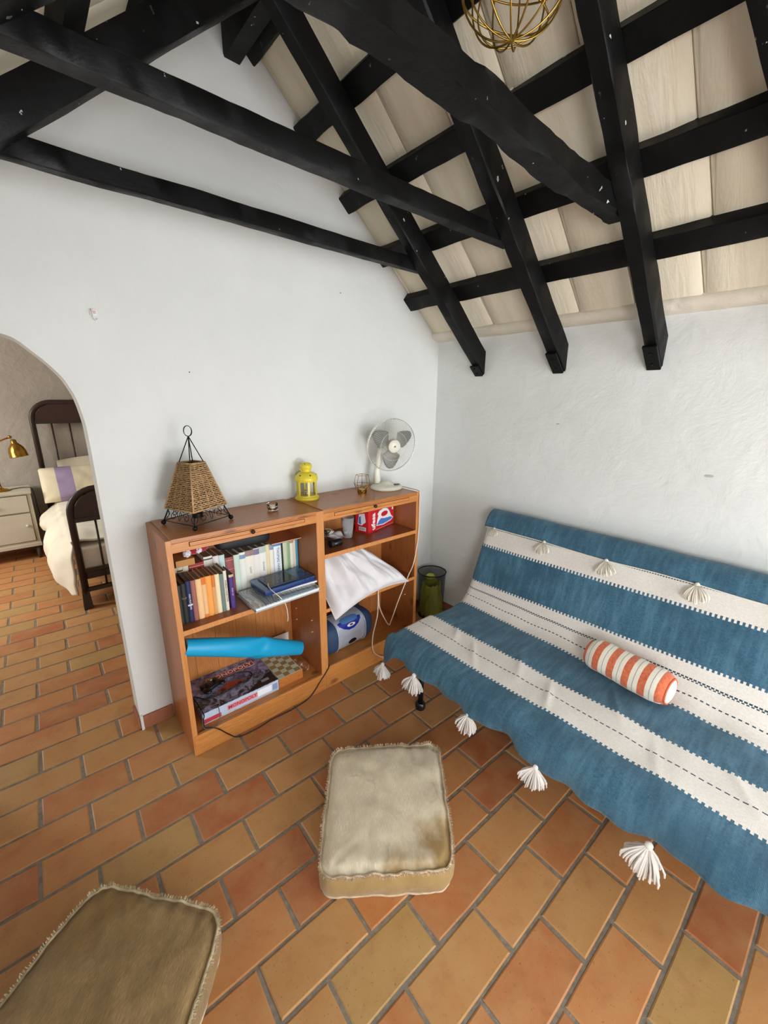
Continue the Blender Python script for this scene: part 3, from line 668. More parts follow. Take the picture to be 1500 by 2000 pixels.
# ---- lower left shelf: games, blue roll, glass balls
zb = .098
mo = thing('board_game_box', 'dark board game box lettered MONOPOLY on the lowest shelf', 'box', (-1.605, -.15, zb), 0)
def gameart():
    m = NT('board game lid print'); v = m.coord('Object', (1, 1, 1)); sx = m.n('ShaderNodeSeparateXYZ'); m.l(v, sx.inputs[0])
    n1 = m.noise(v, 22, 5, .65, 1.5); n2 = m.noise(v, 60, 3, .6, .5)
    bg = m.ramp(m.math('ADD', sx.outputs[1], .14), [(0, srgb('#3a2c2a')), (.08, srgb('#2f3d33')), (.15, srgb('#57557c')), (.22, srgb('#6a6498')), (.28, srgb('#26356c'))])
    c = m.mix(m.ramp(n1, [(.42, G(0)), (.62, G(.8))]), bg, srgb('#b4b6dc')); c = m.mix(m.ramp(n1, [(.28, G(.9)), (.4, G(0))]), c, srgb('#151622'))
    c = m.mix(m.ramp(n2, [(.60, G(0)), (.68, G(.7))]), c, srgb('#b8a6b6'))
    m.set('Base Color', c); m.set('Roughness', .22); return m.m
GA = gameart()
X0, X1, Y0, Y1, ZH = -.19, .19, -.135, .135, .062
MB().box((X0+.002, Y0+.002, 0), (X1-.002, Y1-.002, .03)).build('box_base', plain('white card', '#dfe4ee', .5), mo, local=True)
b = MB(); b.box((X0, Y0, .004), (X1, Y1, ZH), bev=.001); b.build('box_lid', GA, mo, local=True)
MB().box((X0+.004, Y0-.0006, .007), (X1-.002, Y0, ZH-.002)).build('side_print', plain('pale blue side print', '#c3d2ea', .4, var=.2, bscale=90), mo, local=True)
MB().box((X0+.004, Y0-.001, .007), (X0+.085, Y0-.0002, .028)).build('side_print', plain('red side corner', '#c23a44', .4), mo, local=True, label='red corner of the side print')
MB().box((X1-.115, Y0-.001, .016), (X1-.04, Y0-.0002, .05)).build('side_print', plain('white side panel', '#eef1f6', .4), mo, local=True); MB().box((X1-.034, Y0-.001, .014), (X1-.008, Y0-.0002, .048)).build('side_print', plain('grey blue panel', '#8b9ac0', .4), mo, local=True)
# top banner
bn = Matrix.Translation(Vector((-1.608, -.15, zb))) @ frame((.045, .078, ZH+.0006), Vector((math.cos(.02), math.sin(.02), 0)), Vector((-math.sin(.02), math.cos(.02), 0)), (0, 0, 1))
rd = plain('banner red', '#a8323a', .3); wt = plain('banner white', '#eeeeee', .3)
MB().box((-.14, -.021, 0), (.105, .021, .0004), bn).build('banner', wt, mo); MB().box((-.137, -.0185, .0002), (.102, .0185, .0007), bn).build('banner', rd, mo)
text('MONOPOLY', .036, wt, mo, bn @ Matrix.Translation((-.018, 0, .0010)), bold=.0006, sx=1.12)
mo.location.x = -1.608
sb_ = frame(mo.location+Vector((-.0, Y0-.0012, .033)), (1, 0, 0), (0, 0, 1), (0, -1, 0))
MB().box((-.075, -.013, 0), (.075, .013, .0004), sb_).build('banner', plain('banner pink', '#d98a94', .3), mo)
text('MONOPOLY', .024, plain('side letter red', '#b5353f', .4), mo, sb_ @ Matrix.Translation((0, 0, .0006)), bold=.0006, sx=1.05)
# printed red car on the lid
car = [(-.07, -.03), (-.066, -.012), (-.04, -.006), (-.015, .012), (.022, .012), (.042, -.004), (.058, -.008), (.06, -.022), (.045, -.034), (-.05, -.04)]
MB().prism([(x-.01, y-.006) for x, y in car], ZH+.0002, ZH+.0006).build('printed_car', plain('printed red', '#b04a3c', .3, var=.4, bscale=160), mo, local=True)
MB().prism([(-.02, .0), (-.008, .014), (.022, .014), (.034, -.002)], ZH+.0007, ZH+.0009).build('printed_window', plain('printed window', '#5b6a7d', .3), mo, local=True)
for dx in (-.055, .03): MB().lathe([(0, 0), (.011, 0), (.011, .0003), (0, .0003)], 16, (dx, -.036, ZH+.0007)).build('printed_wheel', plain('printed wheel', '#26262c', .3), mo, local=True)
MB().prism([(.02, -.132), (.185, -.132), (.187, -.05), (.17, -.05)], ZH+.0002, ZH+.0005).build('printed_shadow', plain('printed black', '#15171c', .3), mo, local=True)
MB().box((.115, -.105, ZH+.0006), (.155, -.085, ZH+.0009)).build('printed_label', plain('printed grey', '#8d93a8', .3), mo, local=True)
mo.location.x = -1.608
# chess board box
ch = thing('chess_box', 'wooden folding chess box partly under the board game', 'box', (-1.345, -.152, zb))
Wd = pine('chess box wood', 'y', '#c57c3e', '#9c5a28', knot=False)
MB().box((-.07, -.128, 0), (.07, .128, .052), bev=.0015).build('case', Wd, ch, local=True)
sqs = .031; cdk = plain('tan square', '#a98552', .45, var=.2); clt = plain('pale green square', '#cfd6bd', .45, var=.1)
MB().box((-.067, -.126, .052), (.067, .126, .0528)).build('board_surface', clt, ch, local=True)
for i in range(4):
    for j in range(8):
        if (i+j) % 2: MB().box((-.062+i*sqs, -.124+j*sqs, .0528), (-.062+(i+1)*sqs, -.124+(j+1)*sqs, .0533)).build('square', cdk, ch, local=True)
for i, (x, y, r) in enumerate([(-1.238, -.235, .024), (-1.243, -.165, .021)]):
    o = MB().sphere((x, y, zb+r), r, 24, 16).build('glass_ball', M['glass'], None, True); tag(o, ['larger clear glass ball in front, beside the chess box', 'smaller clear glass ball behind, under the end of the blue roll'][i], 'ball', 'clear glass balls')
# blue roll, kinked in the middle
rl = thing('paper_roll', 'bright blue roll, kinked in the middle, leaning across the lower shelf', 'roll', (-1.5, -.22, .30))
BLU = plain('bright blue roll', '#149fd0', .38, bump=.1, bscale=20)
ctr = [((-1.833, -.300, .533), .036, .038), ((-1.75, -.298, .498), .040, .039), ((-1.66, -.295, .458), .044, .039), ((-1.58, -.29, .421), .049, .036), ((-1.52, -.283, .391), .053, .031), ((-1.47, -.27, .362), .050, .034), ((-1.40, -.25, .320), .045, .037), ((-1.31, -.225, .268), .040, .038), ((-1.245, -.205, .229), .038, .038)]
def rollf(u, v, k=1.0):
    t = u*(len(ctr)-1); i = min(int(t), len(ctr)-2); a = t-i
    p = Vector(ctr[i][0]).lerp(Vector(ctr[i+1][0]), a); ra_ = ctr[i][1]*(1-a)+ctr[i+1][1]*a; rb_ = ctr[i][2]*(1-a)+ctr[i+1][2]*a
    A = 2*PI*v; kk = math.exp(-((u-.55)/.07)**2); d = 1+.30*kk*math.sin(3*A+9*u)*math.cos(A+1)-.18*kk*max(0, math.cos(A-2.6))
    return p+Vector((.42, .1, .9)).normalized()*math.sin(A)*ra_*k*d+Vector((0, 1, -.1)).normalized()*math.cos(A)*rb_*k*d
b = MB(); b.grid(lambda u, v: rollf(u, v), 60, 29); b.build('outer_sheet', BLU, rl, True)
b = MB(); b.grid(lambda u, v: rollf(u, v, .95), 30, 25); b.build('inner_sheet', plain('white inside', '#e6f0f2', .5), rl, True)
b = MB(); ring = [rollf(1, k/24) for k in range(25)]; ring2 = [rollf(1, k/24, .93) for k in range(25)]; b.add(ring+ring2, [(k, k+1, 26+k, 25+k) for k in range(24)]); b.build('rim', M['white'], rl)
sp_ = []
for k in range(40): A = k*.42; sp_.append(Vector(ctr[-1][0])+Vector((-.004, 0, 0))+(Vector((.3, .1, .9)).normalized()*math.sin(A)+Vector((0, 1, -.1)).normalized()*math.cos(A))*(.036-.0006*k))
MB().tube(sp_, .0009, 4).build('coiled_edge', BLU, rl)
tag(MB().box((-1.36, -.045, zb), (-1.23, -.042, .245), XF((0, 0, 0))).build('paper_sheet', M['paper']), 'white sheet of paper standing against the back behind the blue roll', 'paper')
# black controller and cable on the game
gc = thing('game_controller', 'black cabled handset lying on the board game lid', 'controller', (-1.70, -.12, zb+ZH+.001), .35)
BK = plain('black plastic', '#111216', .3)
b = MB(); b.box((-.045, -.03, 0), (.045, .03, .02), bev=.008); b.build('body', BK, gc, True, local=True)
for s in (-1, 1): MB().sphere((s*.04, -.025, .011), .019, 12, 8, (1, 1.3, .6)).build('grip', BK, gc, True, local=True)
for s in (-1, 1): MB().lathe([(.008, 0), (.006, .008), (.009, .01), (.008, .013), (0, .014)], 12, (s*.022, .0, .019)).build('thumb_stick', BK, gc, True, local=True)
MB().box((.01, .012, .0195), (.022, .02, .022)).build('button', M['white'], gc, local=True)
zc_ = zb+ZH+.004
pts = [(-1.67, -.10, zc_+.008), (-1.62, -.105, zc_), (-1.55, -.11, zc_), (-1.505, -.15, zc_), (-1.53, -.19, zc_), (-1.60, -.2, zc_), (-1.68, -.215, zc_), (-1.75, -.20, zc_), (-1.79, -.15, zc_), (-1.792, -.22, zc_), (-1.79, -.29, zc_-.005), (-1.80, -.315, .15), (-1.80, -.325, .118), (-1.775, -.338, .113), (-1.745, -.346, .09), (-1.708, -.345, .04), (-1.665, -.352, .004), (-1.57, -.36, .004), (-1.498, -.352, .004), (-1.392, -.356, .004), (-1.288, -.346, .007), (-1.24, -.342, .035), (-1.209, -.34, .067), (-1.17, -.339, .105), (-1.146, -.338, .134), (-1.13, -.30, .132), (-1.12, -.25, .131)]
tag(MB().tube(smoothpts(pts), .0026, 6).build('power_cable', M['black_cord'], None, True), 'black cable looping from the board game along the plinth to the stereo', 'cable')
pts = [(-1.79, -.26, zc_), (-1.8, -.3, .16), (-1.805, -.322, .12), (-1.78, -.336, .106), (-1.74, -.33, .112), (-1.725, -.30, .16), (-1.73, -.27, zc_)]
tag(MB().tube(smoothpts(pts), .002, 6).build('power_cable', plain('grey lead', '#5a5a5c', .4), None, True), 'thin grey lead looped at the left front corner of the board game', 'cable')

# ---- right unit, top shelf
z1 = .787
ir = thing('iron_box', 'red carton lettered ufesa with a picture of an iron', 'box', (-.655, -.135, z1), math.radians(15))
RED = plain('red carton', '#c9252f', .35); 
MB().box((-.135, -.048, 0), (.135, .048, .148), bev=.001).build('carton', RED, ir, local=True)
fx = frame((0, -.0485, 0), (1, 0, 0), (0, 0, 1), (0, -1, 0))
def loc(o): return Matrix.Translation(o.location) @ Matrix.Rotation(o.rotation_euler[2], 4, 'Z')
WH = plain('print white', '#f0f0f2', .35); LBL = plain('print blue', '#4f7cc4', .35)
text('ufesa', .050, WH, ir, loc(ir) @ fx @ Matrix.Translation((-.085, .064, .0008)) @ Matrix.Rotation(PI/2, 4, 'Z'), bold=.0016)
iron_out = [(-.055, .03), (-.03, .028), (.02, .022), (.10, .03), (.125, .045), (.10, .065), (.085, .09), (.06, .118), (.02, .128), (-.02, .12), (-.045, .10), (-.035, .09), (-.045, .07)]
MB().prism(iron_out, 0, .0005, 'z', fx).build('printed_iron', WH, ir, local=True)
MB().prism([(-.052, .034), (.02, .028), (.095, .036), (.118, .046), (.09, .056), (.03, .060), (-.01, .068), (-.03, .056)], .0006, .0009, 'z', fx).build('printed_soleplate', LBL, ir, local=True)
MB().prism([(.028+.036*math.cos(a*PI/8), .090+.016*math.sin(a*PI/8)) for a in range(16)], .0006, .001, 'z', fx).build('printed_handle_gap', RED, ir, local=True)
MB().tube([fx @ Vector(p) for p in smoothpts([(-.02, .118, .0008), (.02, .126, .0008), (.06, .116, .0008), (.09, .09, .0008)])], .0016, 5).build('printed_line', LBL, ir, local=True)
MB().box((-.06, .008, 0), (.128, .0095, .0006), fx).build('printed_line', WH, ir, local=True)
text('4', .035, WH, ir, loc(ir) @ fx @ Matrix.Translation((.115, .105, .0008)) @ Matrix.Rotation(.3, 4, 'Z'), bold=.001)
ex_ = frame((-.1355, 0, 0), (0, -1, 0), (0, 0, 1), (-1, 0, 0))
MB().box((-.02, .014, 0), (.03, .036, .0005), ex_).build('barcode_panel', WH, ir, local=True)
for k in range(9): MB().box((-.016+k*.0047, .017, .0006), (-.016+k*.0047+.0016*(1+k % 2*.6), .033, .0008), ex_).build('barcode_bar', BK, ir, local=True)
MB().prism([(-.03, .05), (.0, .045), (.03, .07), (.02, .12), (-.02, .11)], 0, .0005, 'z', ex_).build('printed_iron', WH, ir, local=True)
MB().prism([(-.024, .055), (-.004, .05), (-.006, .10), (-.02, .095)], .0006, .0008, 'z', ex_).build('printed_soleplate', LBL, ir, local=True)
cu = thing('plastic_cup', 'clear plastic cup with coins in the bottom on the top shelf', 'cup', (-.897, -.185, z1))
b = MB(); b.lathe([(0, .002), (.024, .002), (.0258, .006), (.031, .06), (.0365, .118), (.0378, .119), (.038, .1205), (.0365, .1205), (.0300, .06), (.0245, .007), (.0, .0055)], 32, cap=False); b.build('wall', M['plastic_clear'], cu, True, local=True)
for k in range(14):
    a = k*2.4; r_ = .003+.001*k
    MB().lathe([(0, 0), (.0085, 0), (.0085, .0016), (0, .0016)], 12, xf=XF((r_*math.cos(a), r_*math.sin(a), .008+k*.0022), rx=random.uniform(-.6, .6), ry=random.uniform(-.5, .5))).build('coin', plain('dull coin', '#9a9a9a', .35, .8) if k % 3 else M['paper'], cu, local=True)
# clutter at the left of the top shelf
ad = thing('charger_tangle', 'tangled black charger lead and plug at the left of the top shelf', 'cable', (-1.06, -.16, z1))
random.seed(3)
pts = []
for k in range(46): a = k*.62; pts.append((.045*math.cos(a)*(1+.3*math.sin(k*.9)), .04*math.sin(a), .012+.03*abs(math.sin(k*.37))+.0006*k))
MB().tube(smoothpts(pts, 4), .0022, 5).build('lead', M['black_cord'], ad, True, local=True)
tag(MB().box((-.026, -.02, 0), (.026, .02, .036), XF((-1.0, -.135, z1+.02), rx=.35, ry=.3, rz=.4), bev=.004).build('plug_adapter', plain('ivory plastic', '#e6e3cc', .4), None, True), 'ivory plug adapter on top of the tangled lead', 'adapter')
tag(MB().grid(lambda u, v: (-1.07+.13*u, -.235+.09*v, z1+.045+.012*math.sin(6*u+3*v)+.008*math.cos(9*v)-.02*u), 14, 10).build('cloth_scrap', cloth('grey white cloth', '#d9d6d6', '#b5b0b2'), None, True), 'crumpled grey white cloth scrap in front of the adapter', 'cloth')
cy = thing('black_canister', 'short black cylinder lying at the front of the top shelf', 'canister', (-1.02, -.262, z1))
MB().lathe([(0, 0), (.018, 0), (.0195, .002), (.0195, .05), (.018, .052), (0, .052)], 20, xf=XF((-.03, 0, .0195), ry=PI/2)).build('barrel', BK, cy, True, local=True, auto=40)
MB().lathe([(.021, 0), (.021, .018), (.0, .018)], 20, xf=XF((-.048, 0, .0205), ry=PI/2)).build('cap', plain('black rubber', '#0c0c0e', .6), cy, True, local=True, auto=40)
MB().lathe([(.0, 0), (.02, 0), (.022, .004), (.018, .02), (.01, .026), (0, .027)], 18, xf=XF((-1.085, -.07, z1+.06), rx=1.1)).build('tmp', plain('tan shell', '#b39a78', .6), None, True)
o = bpy.data.objects['tmp']; o.name = 'small_bowl'; tag(o, 'small tan bowl tilted at the back left of the top shelf', 'bowl')
MB().box((-1.125, -.115, z1), (-1.045, -.02, z1+.05), bev=.002).build('tmp', plain('dark card', '#3a3230', .7)); o = bpy.data.objects['tmp']; o.name = 'small_carton'; tag(o, 'small dark carton under the tan bowl', 'box')
# ---- middle shelf: maps, pillow, adapter
z2 = .482
mp = thing('folded_map', 'folded yellowed map under the white pillow', 'map', (-.93, -.262, z2), .03)
def mapm():
    m = NT('old map print'); v = m.coord(); n = m.noise(v, 40, 4, .6, 2); c = m.mix(m.ramp(n, [(.52, G(0)), (.56, G(1)), (.6, G(0))]), srgb('#d8d0b2'), srgb('#55533f')); m.set('Base Color', c); m.set('Roughness', .7); return m.m
MPM = mapm()
for k in range(3): MB().box((-.14+k*.004, -.065+k*.003, k*.007), (.16-k*.006, .07, k*.007+.006), bev=.001).build('fold', MPM, mp, local=True)
pw = thing('pillow', 'crumpled white pillow pushed into the middle shelf, one corner hanging down', 'pillow', (-.88, -.25, .51))
def pil(u, v, top):
    s, t = 2*u-1, 2*v-1
    # silhouette corners in the shelf-front plane; pillow stands leaning, bulging to the front
    A = Vector((-1.150, -.17, .728)); B = Vector((-.865, -.10, .748)); Cc = Vector((-.60, -.385, .500)); D = Vector((-1.115, -.368, .425))
    p = (A*(1-u)+B*u)*(1-v)+(D*(1-u)+Cc*u)*v
    p.z += .035*math.sin(PI*u)*(v)+.012*math.sin(PI*u)
    e = (max(0, 1-s**4)*max(0, 1-t**4))**.5
    wr = noise.noise((u*7, v*2.2, 1.3+top))*.020+noise.noise((u*17, v*5, 4+top))*.008+.010*math.sin(u*26+2*noise.noise((u*2, v*3, 0)))*math.exp(-((u-.2)/.22)**2)*(1-.4*v)
    n = Vector((.05, -.86, .5)).normalized()
    q_ = p+n*((.085*e+1.5*wr*e) if top else (-.035*e+wr*.3*e))
    q_.x = max(q_.x, -1.142) if q_.y > -.335 else q_.x
    q_.z = min(q_.z, .760) if q_.y > -.33 else q_.z
    if q_.y > -.336: q_.z = max(q_.z, .488)
    return q_
b = MB(); b.grid(lambda u, v: pil(u, v, 1), 70, 50); b.grid(lambda u, v: pil(u, v, 0), 70, 50); b.build('pillowcase', M['pillow_white'], pw, True)
sm = [pil(0, v/20, 1) for v in range(21)]+[pil(u/20, 1, 1) for u in range(1, 21)]+[pil(1, 1-v/20, 1) for v in range(1, 21)]+[pil(1-u/20, 0, 1) for u in range(1, 20)]
MB().tube(sm, .0022, 5, closed=True).build('seam', M['pillow_white'], pw, True)
ap = thing('power_adapter', 'white travel adapter behind the pillow on the middle shelf', 'adapter', (-.70, -.10, z2), -.3)
MB().box((-.03, -.022, 0), (.03, .022, .095), bev=.008).build('body', M['white'], ap, True, local=True); MB().lathe([(0, 0), (.021, 0), (.021, .012), (.017, .014), (0, .014)], 20, xf=XF((0, -.008, .10), rx=.9)).build('socket', M['white'], ap, True, local=True)
MB().lathe([(0, 0), (.014, 0), (.014, .001), (0, .001)], 16, xf=XF((0, -.019, .109), rx=.9)).build('socket_hole', BK, ap, local=True)
# ---- stereo on the bottom shelf
z3 = .128
ra_ = thing('cd_radio', 'silver and blue portable CD radio with round end speakers', 'stereo', (-.95, -.185, z3), math.radians(4))
SIL = plain('silver plastic', '#c3cbdb', .3, .3); NAV = plain('navy speaker cloth', '#2b4468', .6, bump=.6, bscale=400); BLD = plain('deep blue plastic', '#1b2b9a', .15); GB = plain('smoky blue lid', '#4f7bb5', .08)
H_ = .195
def capsule(x0, x1, ry, rz, prof=None):
    def fn(u, v):
        x = x0+(x1-x0)*u; A = 2*PI*v; k = prof(u) if prof else 1; sq = lambda t: math.copysign(abs(t)**.75, t)
        return (x, ry*k*sq(math.cos(A)), H_/2+rz*k*sq(math.sin(A)))
    return fn
b = MB(); b.grid(capsule(-.105, .105, .092, H_/2), 12, 33); b.build('body', SIL, ra_, True, local=True)
for s, nm in ((-1, 'left'), (1, 'right')):
    fn = capsule(s*.10, s*.195, .099, H_/2, lambda u: (1-(u**3.2)*.55))
    b = MB(); b.grid(fn, 14, 33); b.add([fn(1, k/32) for k in range(32)], [tuple(range(32))]); b.build('speaker', NAV, ra_, True, local=True, auto=60)
    rg = MB(); rg.tube([fn(.02, k/32) for k in range(32)], .003, 6, closed=True); rg.build('speaker_trim', SIL, ra_, True, local=True)
def onbody(x, a, off=.001):   # point on the body at angle a (0 = front horizontal, up positive)
    sq = lambda t: math.copysign(abs(t)**.75, t)
    return (x, -(.092+off)*sq(math.cos(a)), H_/2+(H_/2+off)*sq(math.sin(a)))
def patch(poly, off, name, mat):
    # poly in (x, angle) fan around its centroid, subdivided rings
    cx = sum(p[0] for p in poly)/len(poly); ca = sum(p[1] for p in poly)/len(poly); vs = []; n = len(poly)
    for r_ in (1, .66, .33): vs += [onbody(cx+(x-cx)*r_, ca+(a-ca)*r_, off) for x, a in poly]
    vs.append(onbody(cx, ca, off)); fs = [(q_*n+k, q_*n+(k+1) % n, (q_+1)*n+(k+1) % n, (q_+1)*n+k) for q_ in range(2) for k in range(n)]+[(2*n+k, 2*n+(k+1) % n, 3*n) for k in range(n)]
    return MB().add(vs, fs).build(name, mat, ra_, True, local=True)
el = lambda cx, ca, rx, ra, n=24, p=1.0: [(cx+rx*math.copysign(abs(math.cos(2*PI*k/n))**p, math.cos(2*PI*k/n)), ca+ra*math.copysign(abs(math.sin(2*PI*k/n))**p, math.sin(2*PI*k/n))) for k in range(n)]
patch([(-.085, .95), (-.08, .72), (-.055, .45), (-.02, .28), (.02, .28), (.055, .45), (.08, .72), (.085, .95), (.05, 1.0), (0, 1.02), (-.05, 1.0)], .0016, 'control_panel', BLD)
patch(el(0, .98, .062, .24, 24, .6), .003, 'disc_lid', GB)
patch(el(.002, .55, .030, .11), .003, 'display_surround', M['white']); patch(el(.002, .55, .011, .06, 12, .4), .0042, 'display', plain('lcd', '#4c5850', .2))
patch(el(0, -.35, .075, .42, 24, .35), .0014, 'tape_door', plain('pale silver door', '#b4bccb', .35, .2)); patch(el(.005, -.35, .03, .17), .003, 'tape_window', plain('black window', '#0d0f1c', .1))
hd = MB(); hd.tube(smoothpts([(-.14, .02, H_*.82), (-.135, .01, H_+.012), (-.10, .0, H_+.02), (.10, 0, H_+.02), (.135, .01, H_+.012), (.14, .02, H_*.82)]), .007, 8, flat=1.2); hd.build('carry_handle', plain('dark grey handle', '#33363f', .4), ra_, True, local=True)
for s in (-1, 1): MB().box((s*.07-.015, -.05, 0), (s*.07+.015, .05, .006)).build('foot', BK, ra_, local=True)
# ================================================================== THINGS ON TOP OF THE BOOKCASES
ZT = BH+.0005
# wicker pyramid lantern on a scrolled iron base
wl = thing('wicker_lantern', 'pyramid wicker lamp on a scrolled black iron stand, on the left bookcase', 'lantern', (-1.677, -.150, ZT), math.radians(-22))
R_ = .136
cor = [(R_*math.cos(k*PI/2), R_*math.sin(k*PI/2)) for k in range(4)]
def onpyr(k, t, z):   # point on side k at fraction t, height z on the iron stand (splayed)
    a = cor[k]; b = cor[(k+1) % 4]; f = 1-.20*(z-.012)/.06
    return ((a[0]*(1-t)+b[0]*t)*f, (a[1]*(1-t)+b[1]*t)*f, z)
for k in range(4):
    MB().sphere((cor[k][0], cor[k][1], .0105), .0105, 14, 10).build('ball_foot', M['iron'], wl, True, local=True)
    MB().tube([onpyr(k, 0, .012), onpyr(k, 0, .074)], .0028, 8).build('post', M['iron'], wl, True, local=True)
    MB().tube([onpyr(k, 0, .018), onpyr(k, 1, .018)], .0018, 6).build('lower_rail', M['iron'], wl, True, local=True)
    MB().tube([onpyr(k, 0, .068), onpyr(k, 1, .068)], .0022, 6).build('upper_rail', M['iron'], wl, True, local=True)
    for t0, s in ((.28, 1), (.72, -1)):
        pts = [];
        for q in range(26):
            a = q*.36; r_ = .021*(1-q/30)
            t = t0+s*(r_*math.cos(a))/.17; pts.append(onpyr(k, t, .043+r_*math.sin(a)))
        MB().tube(pts, .0014, 5).build('scroll', M['iron'], wl, True, local=True)
    MB().tube([onpyr(k, .5+.035*math.cos(q*PI/6), .045+.014*math.sin(q*PI/6)*(1.25-.25*math.cos(q*PI/6))) for q in range(12)], .0014, 5, closed=True).build('scroll', M['iron'], wl, True, local=True)
    MB().tube(smoothpts([onpyr(k, .02, .06), onpyr(k, .10, .042), onpyr(k, .04, .026)]), .0014, 5).build('scroll', M['iron'], wl, True, local=True); MB().tube(smoothpts([onpyr(k, .98, .06), onpyr(k, .90, .042), onpyr(k, .96, .026)]), .0014, 5).build('scroll', M['iron'], wl, True, local=True)
zs0, zs1 = .073, .262
hw = lambda z: .122*(1-(z-zs0)/(zs1-zs0))+.052*((z-zs0)/(zs1-zs0))
WK = plain('wicker cane', '#c9a272', .75, bump=.4, bscale=260, var=.45); WK2 = plain('wicker gap shade', '#3a2617', .8, bump=.5, bscale=300, var=.4)
rows = 25; sh = bpy.data.objects.new('shade', None); COL.objects.link(sh); sh.parent = wl
b = MB(); b2 = MB(); random.seed(5)
for r_ in range(rows):
    z = zs0+.003+(zs1-zs0-.006)*r_/(rows-1); h_ = hw(z); pts = []
    ns = 9
    for k in range(4):
        a0 = cor[k]; a1 = cor[(k+1) % 4]
        for q in range(ns*2):
            t = q/(ns*2); w_ = (.0040 if (q+r_) % 2 == 0 else -.0030) if 0 < q else 0
            p = Vector(((a0[0]*(1-t)+a1[0]*t)/R_*h_, (a0[1]*(1-t)+a1[1]*t)/R_*h_, z+random.uniform(-.0012, .0012)))
            nn = Vector((p.x, p.y, 0)).normalized() if q == 0 else Vector(((a0[0]+a1[0]), (a0[1]+a1[1]), 0)).normalized()
            pts.append(p+nn*(w_+random.uniform(-.0006, .0006)))
    b.tube(pts, random.uniform(.0027, .0035), 6, closed=True)
b.build('weave', WK, sh, True, local=True)['kind'] = 'stuff'; lin = MB(); lin.add([(c[0]/R_*(hw(zs0)-.006), c[1]/R_*(hw(zs0)-.006), zs0) for c in cor]+[(c[0]/R_*(hw(zs1)-.006), c[1]/R_*(hw(zs1)-.006), zs1) for c in cor], [(k, (k+1) % 4, 4+(k+1) % 4, 4+k) for k in range(4)]); lin.build('gap_shade', WK2, sh, local=True)  # added dark inner sheet paints the shade seen between the strands
for k in range(4):
    a0 = cor[k]; a1 = cor[(k+1) % 4]
    for t in (0, .25, .5, .75):
        pt = lambda z: ((a0[0]*(1-t)+a1[0]*t)/R_*hw(z)*(1.012 if t == 0 else .99), (a0[1]*(1-t)+a1[1]*t)/R_*hw(z)*(1.012 if t == 0 else .99), z)
        MB().tube([pt(zs0), pt(zs1)], .0042 if t == 0 else .0026, 6).build('stake', WK, sh, True, local=True)
for z, r_ in ((zs0, .0045), (zs1, .0045)):
    MB().tube([(c[0]/R_*hw(z), c[1]/R_*hw(z), z) for c in cor], r_, 6, closed=True).build('braid_edge', WK, sh, True, local=True)
apex = (0, 0, .372)
for k in range(4):
    MB().tube([(cor[k][0]/R_*hw(.25)*.95, cor[k][1]/R_*hw(.25)*.95, .25), apex], .0022, 6).build('top_wire', M['iron'], wl, True, local=True)
for a in (PI*.30, PI*.80):
    MB().tube([(.0215*math.cos(q*PI/12)*math.cos(a), .0215*math.cos(q*PI/12)*math.sin(a), .3935+.0215*math.sin(q*PI/12)) for q in range(24)], .0015, 5, closed=True).build('finial_ring', M['iron'], wl, True, local=True)
MB().lathe([(0, .0), (.022, 0), (.022, .018), (.0, .018)], 16, (0, 0, .022)).build('tealight_cup', M['iron'], wl, True, local=True, auto=40)
# tealight in glass
tg = thing('tealight_glass', 'small glass candle jar in the middle of the left bookcase top', 'candle', (-1.338, -.178, ZT))
MB().lathe([(0, .002), (.0255, .002), (.0265, .005), (.0265, .034), (.0255, .035), (.0245, .034), (.0245, .006), (0, .006)], 28, cap=False).build('jar', M['glass'], tg, True, local=True)
MB().lathe([(0, .0065), (.0242, .0065), (.0242, .020), (.004, .0195), (0, .0195)], 24).build('wax', M['wax'], tg, True, local=True, auto=40)
MB().tube([(0, 0, .019), (.001, 0, .025)], .0008, 5).build('wick', BK, tg, local=True)
# yellow lantern
ye = thing('metal_lantern', 'yellow enamel lantern with glass sides on the bookcase joint', 'lantern', (-1.085, -.075, ZT), .2); ye.scale = (1.36, 1.36, 1.36)
Y = M['yellow']
MB().lathe([(0, 0), (.046, 0), (.048, .004), (.046, .010), (.041, .012), (.041, .018), (.0, .018)], 36).build('base', Y, ye, True, local=True, auto=45)
for k in range(6):
    a = k*PI/3; c_, s_ = math.cos(a), math.sin(a)
    MB().box((.037, -.0042, .016), (.0405, .0042, .078), Matrix.Rotation(a, 4, 'Z')).build('upright', Y, ye, local=True)
    a2 = a+PI/6; MB().box((.0335, -.017, .018), (.0345, .017, .077), Matrix.Rotation(a2, 4, 'Z')).build('pane', M['glass'], ye, local=True)
    MB().box((.0350, -.0185, .071), (.0375, .0185, .077), Matrix.Rotation(a2, 4, 'Z')).build('pane_rail', Y, ye, local=True)
MB().lathe([(0, .0), (.014, 0), (.014, .012), (0, .012)], 16, (0, 0, .0185)).build('tealight', M['chrome'], ye, True, local=True, auto=40)
MB().lathe([(.044, .076), (.0455, .080), (.0445, .088), (.040, .097), (.031, .105), (.022, .1085), (.019, .110), (.018, .114), (.021, .122), (.0235, .128), (.0235, .133), (.021, .139), (.013, .144), (.004, .146), (0, .146)], 36, cap=False).build('roof', Y, ye, True, local=True)
for k in range(6):
    a = k*PI/3+.2; MB().lathe([(0, 0), (.0028, 0), (.0028, .001), (0, .001)], 10, xf=XF((.0385*math.cos(a), .0385*math.sin(a), .0985), rz=a, ry=.85)).build('vent_hole', BK, ye, local=True)
for k in range(5):
    a = k*PI/2.5; MB().lathe([(0, 0), (.0022, 0), (.0022, .001), (0, .001)], 10, xf=XF((.0175*math.cos(a), .0175*math.sin(a), .1405), rz=a, ry=.6)).build('vent_hole', BK, ye, local=True)
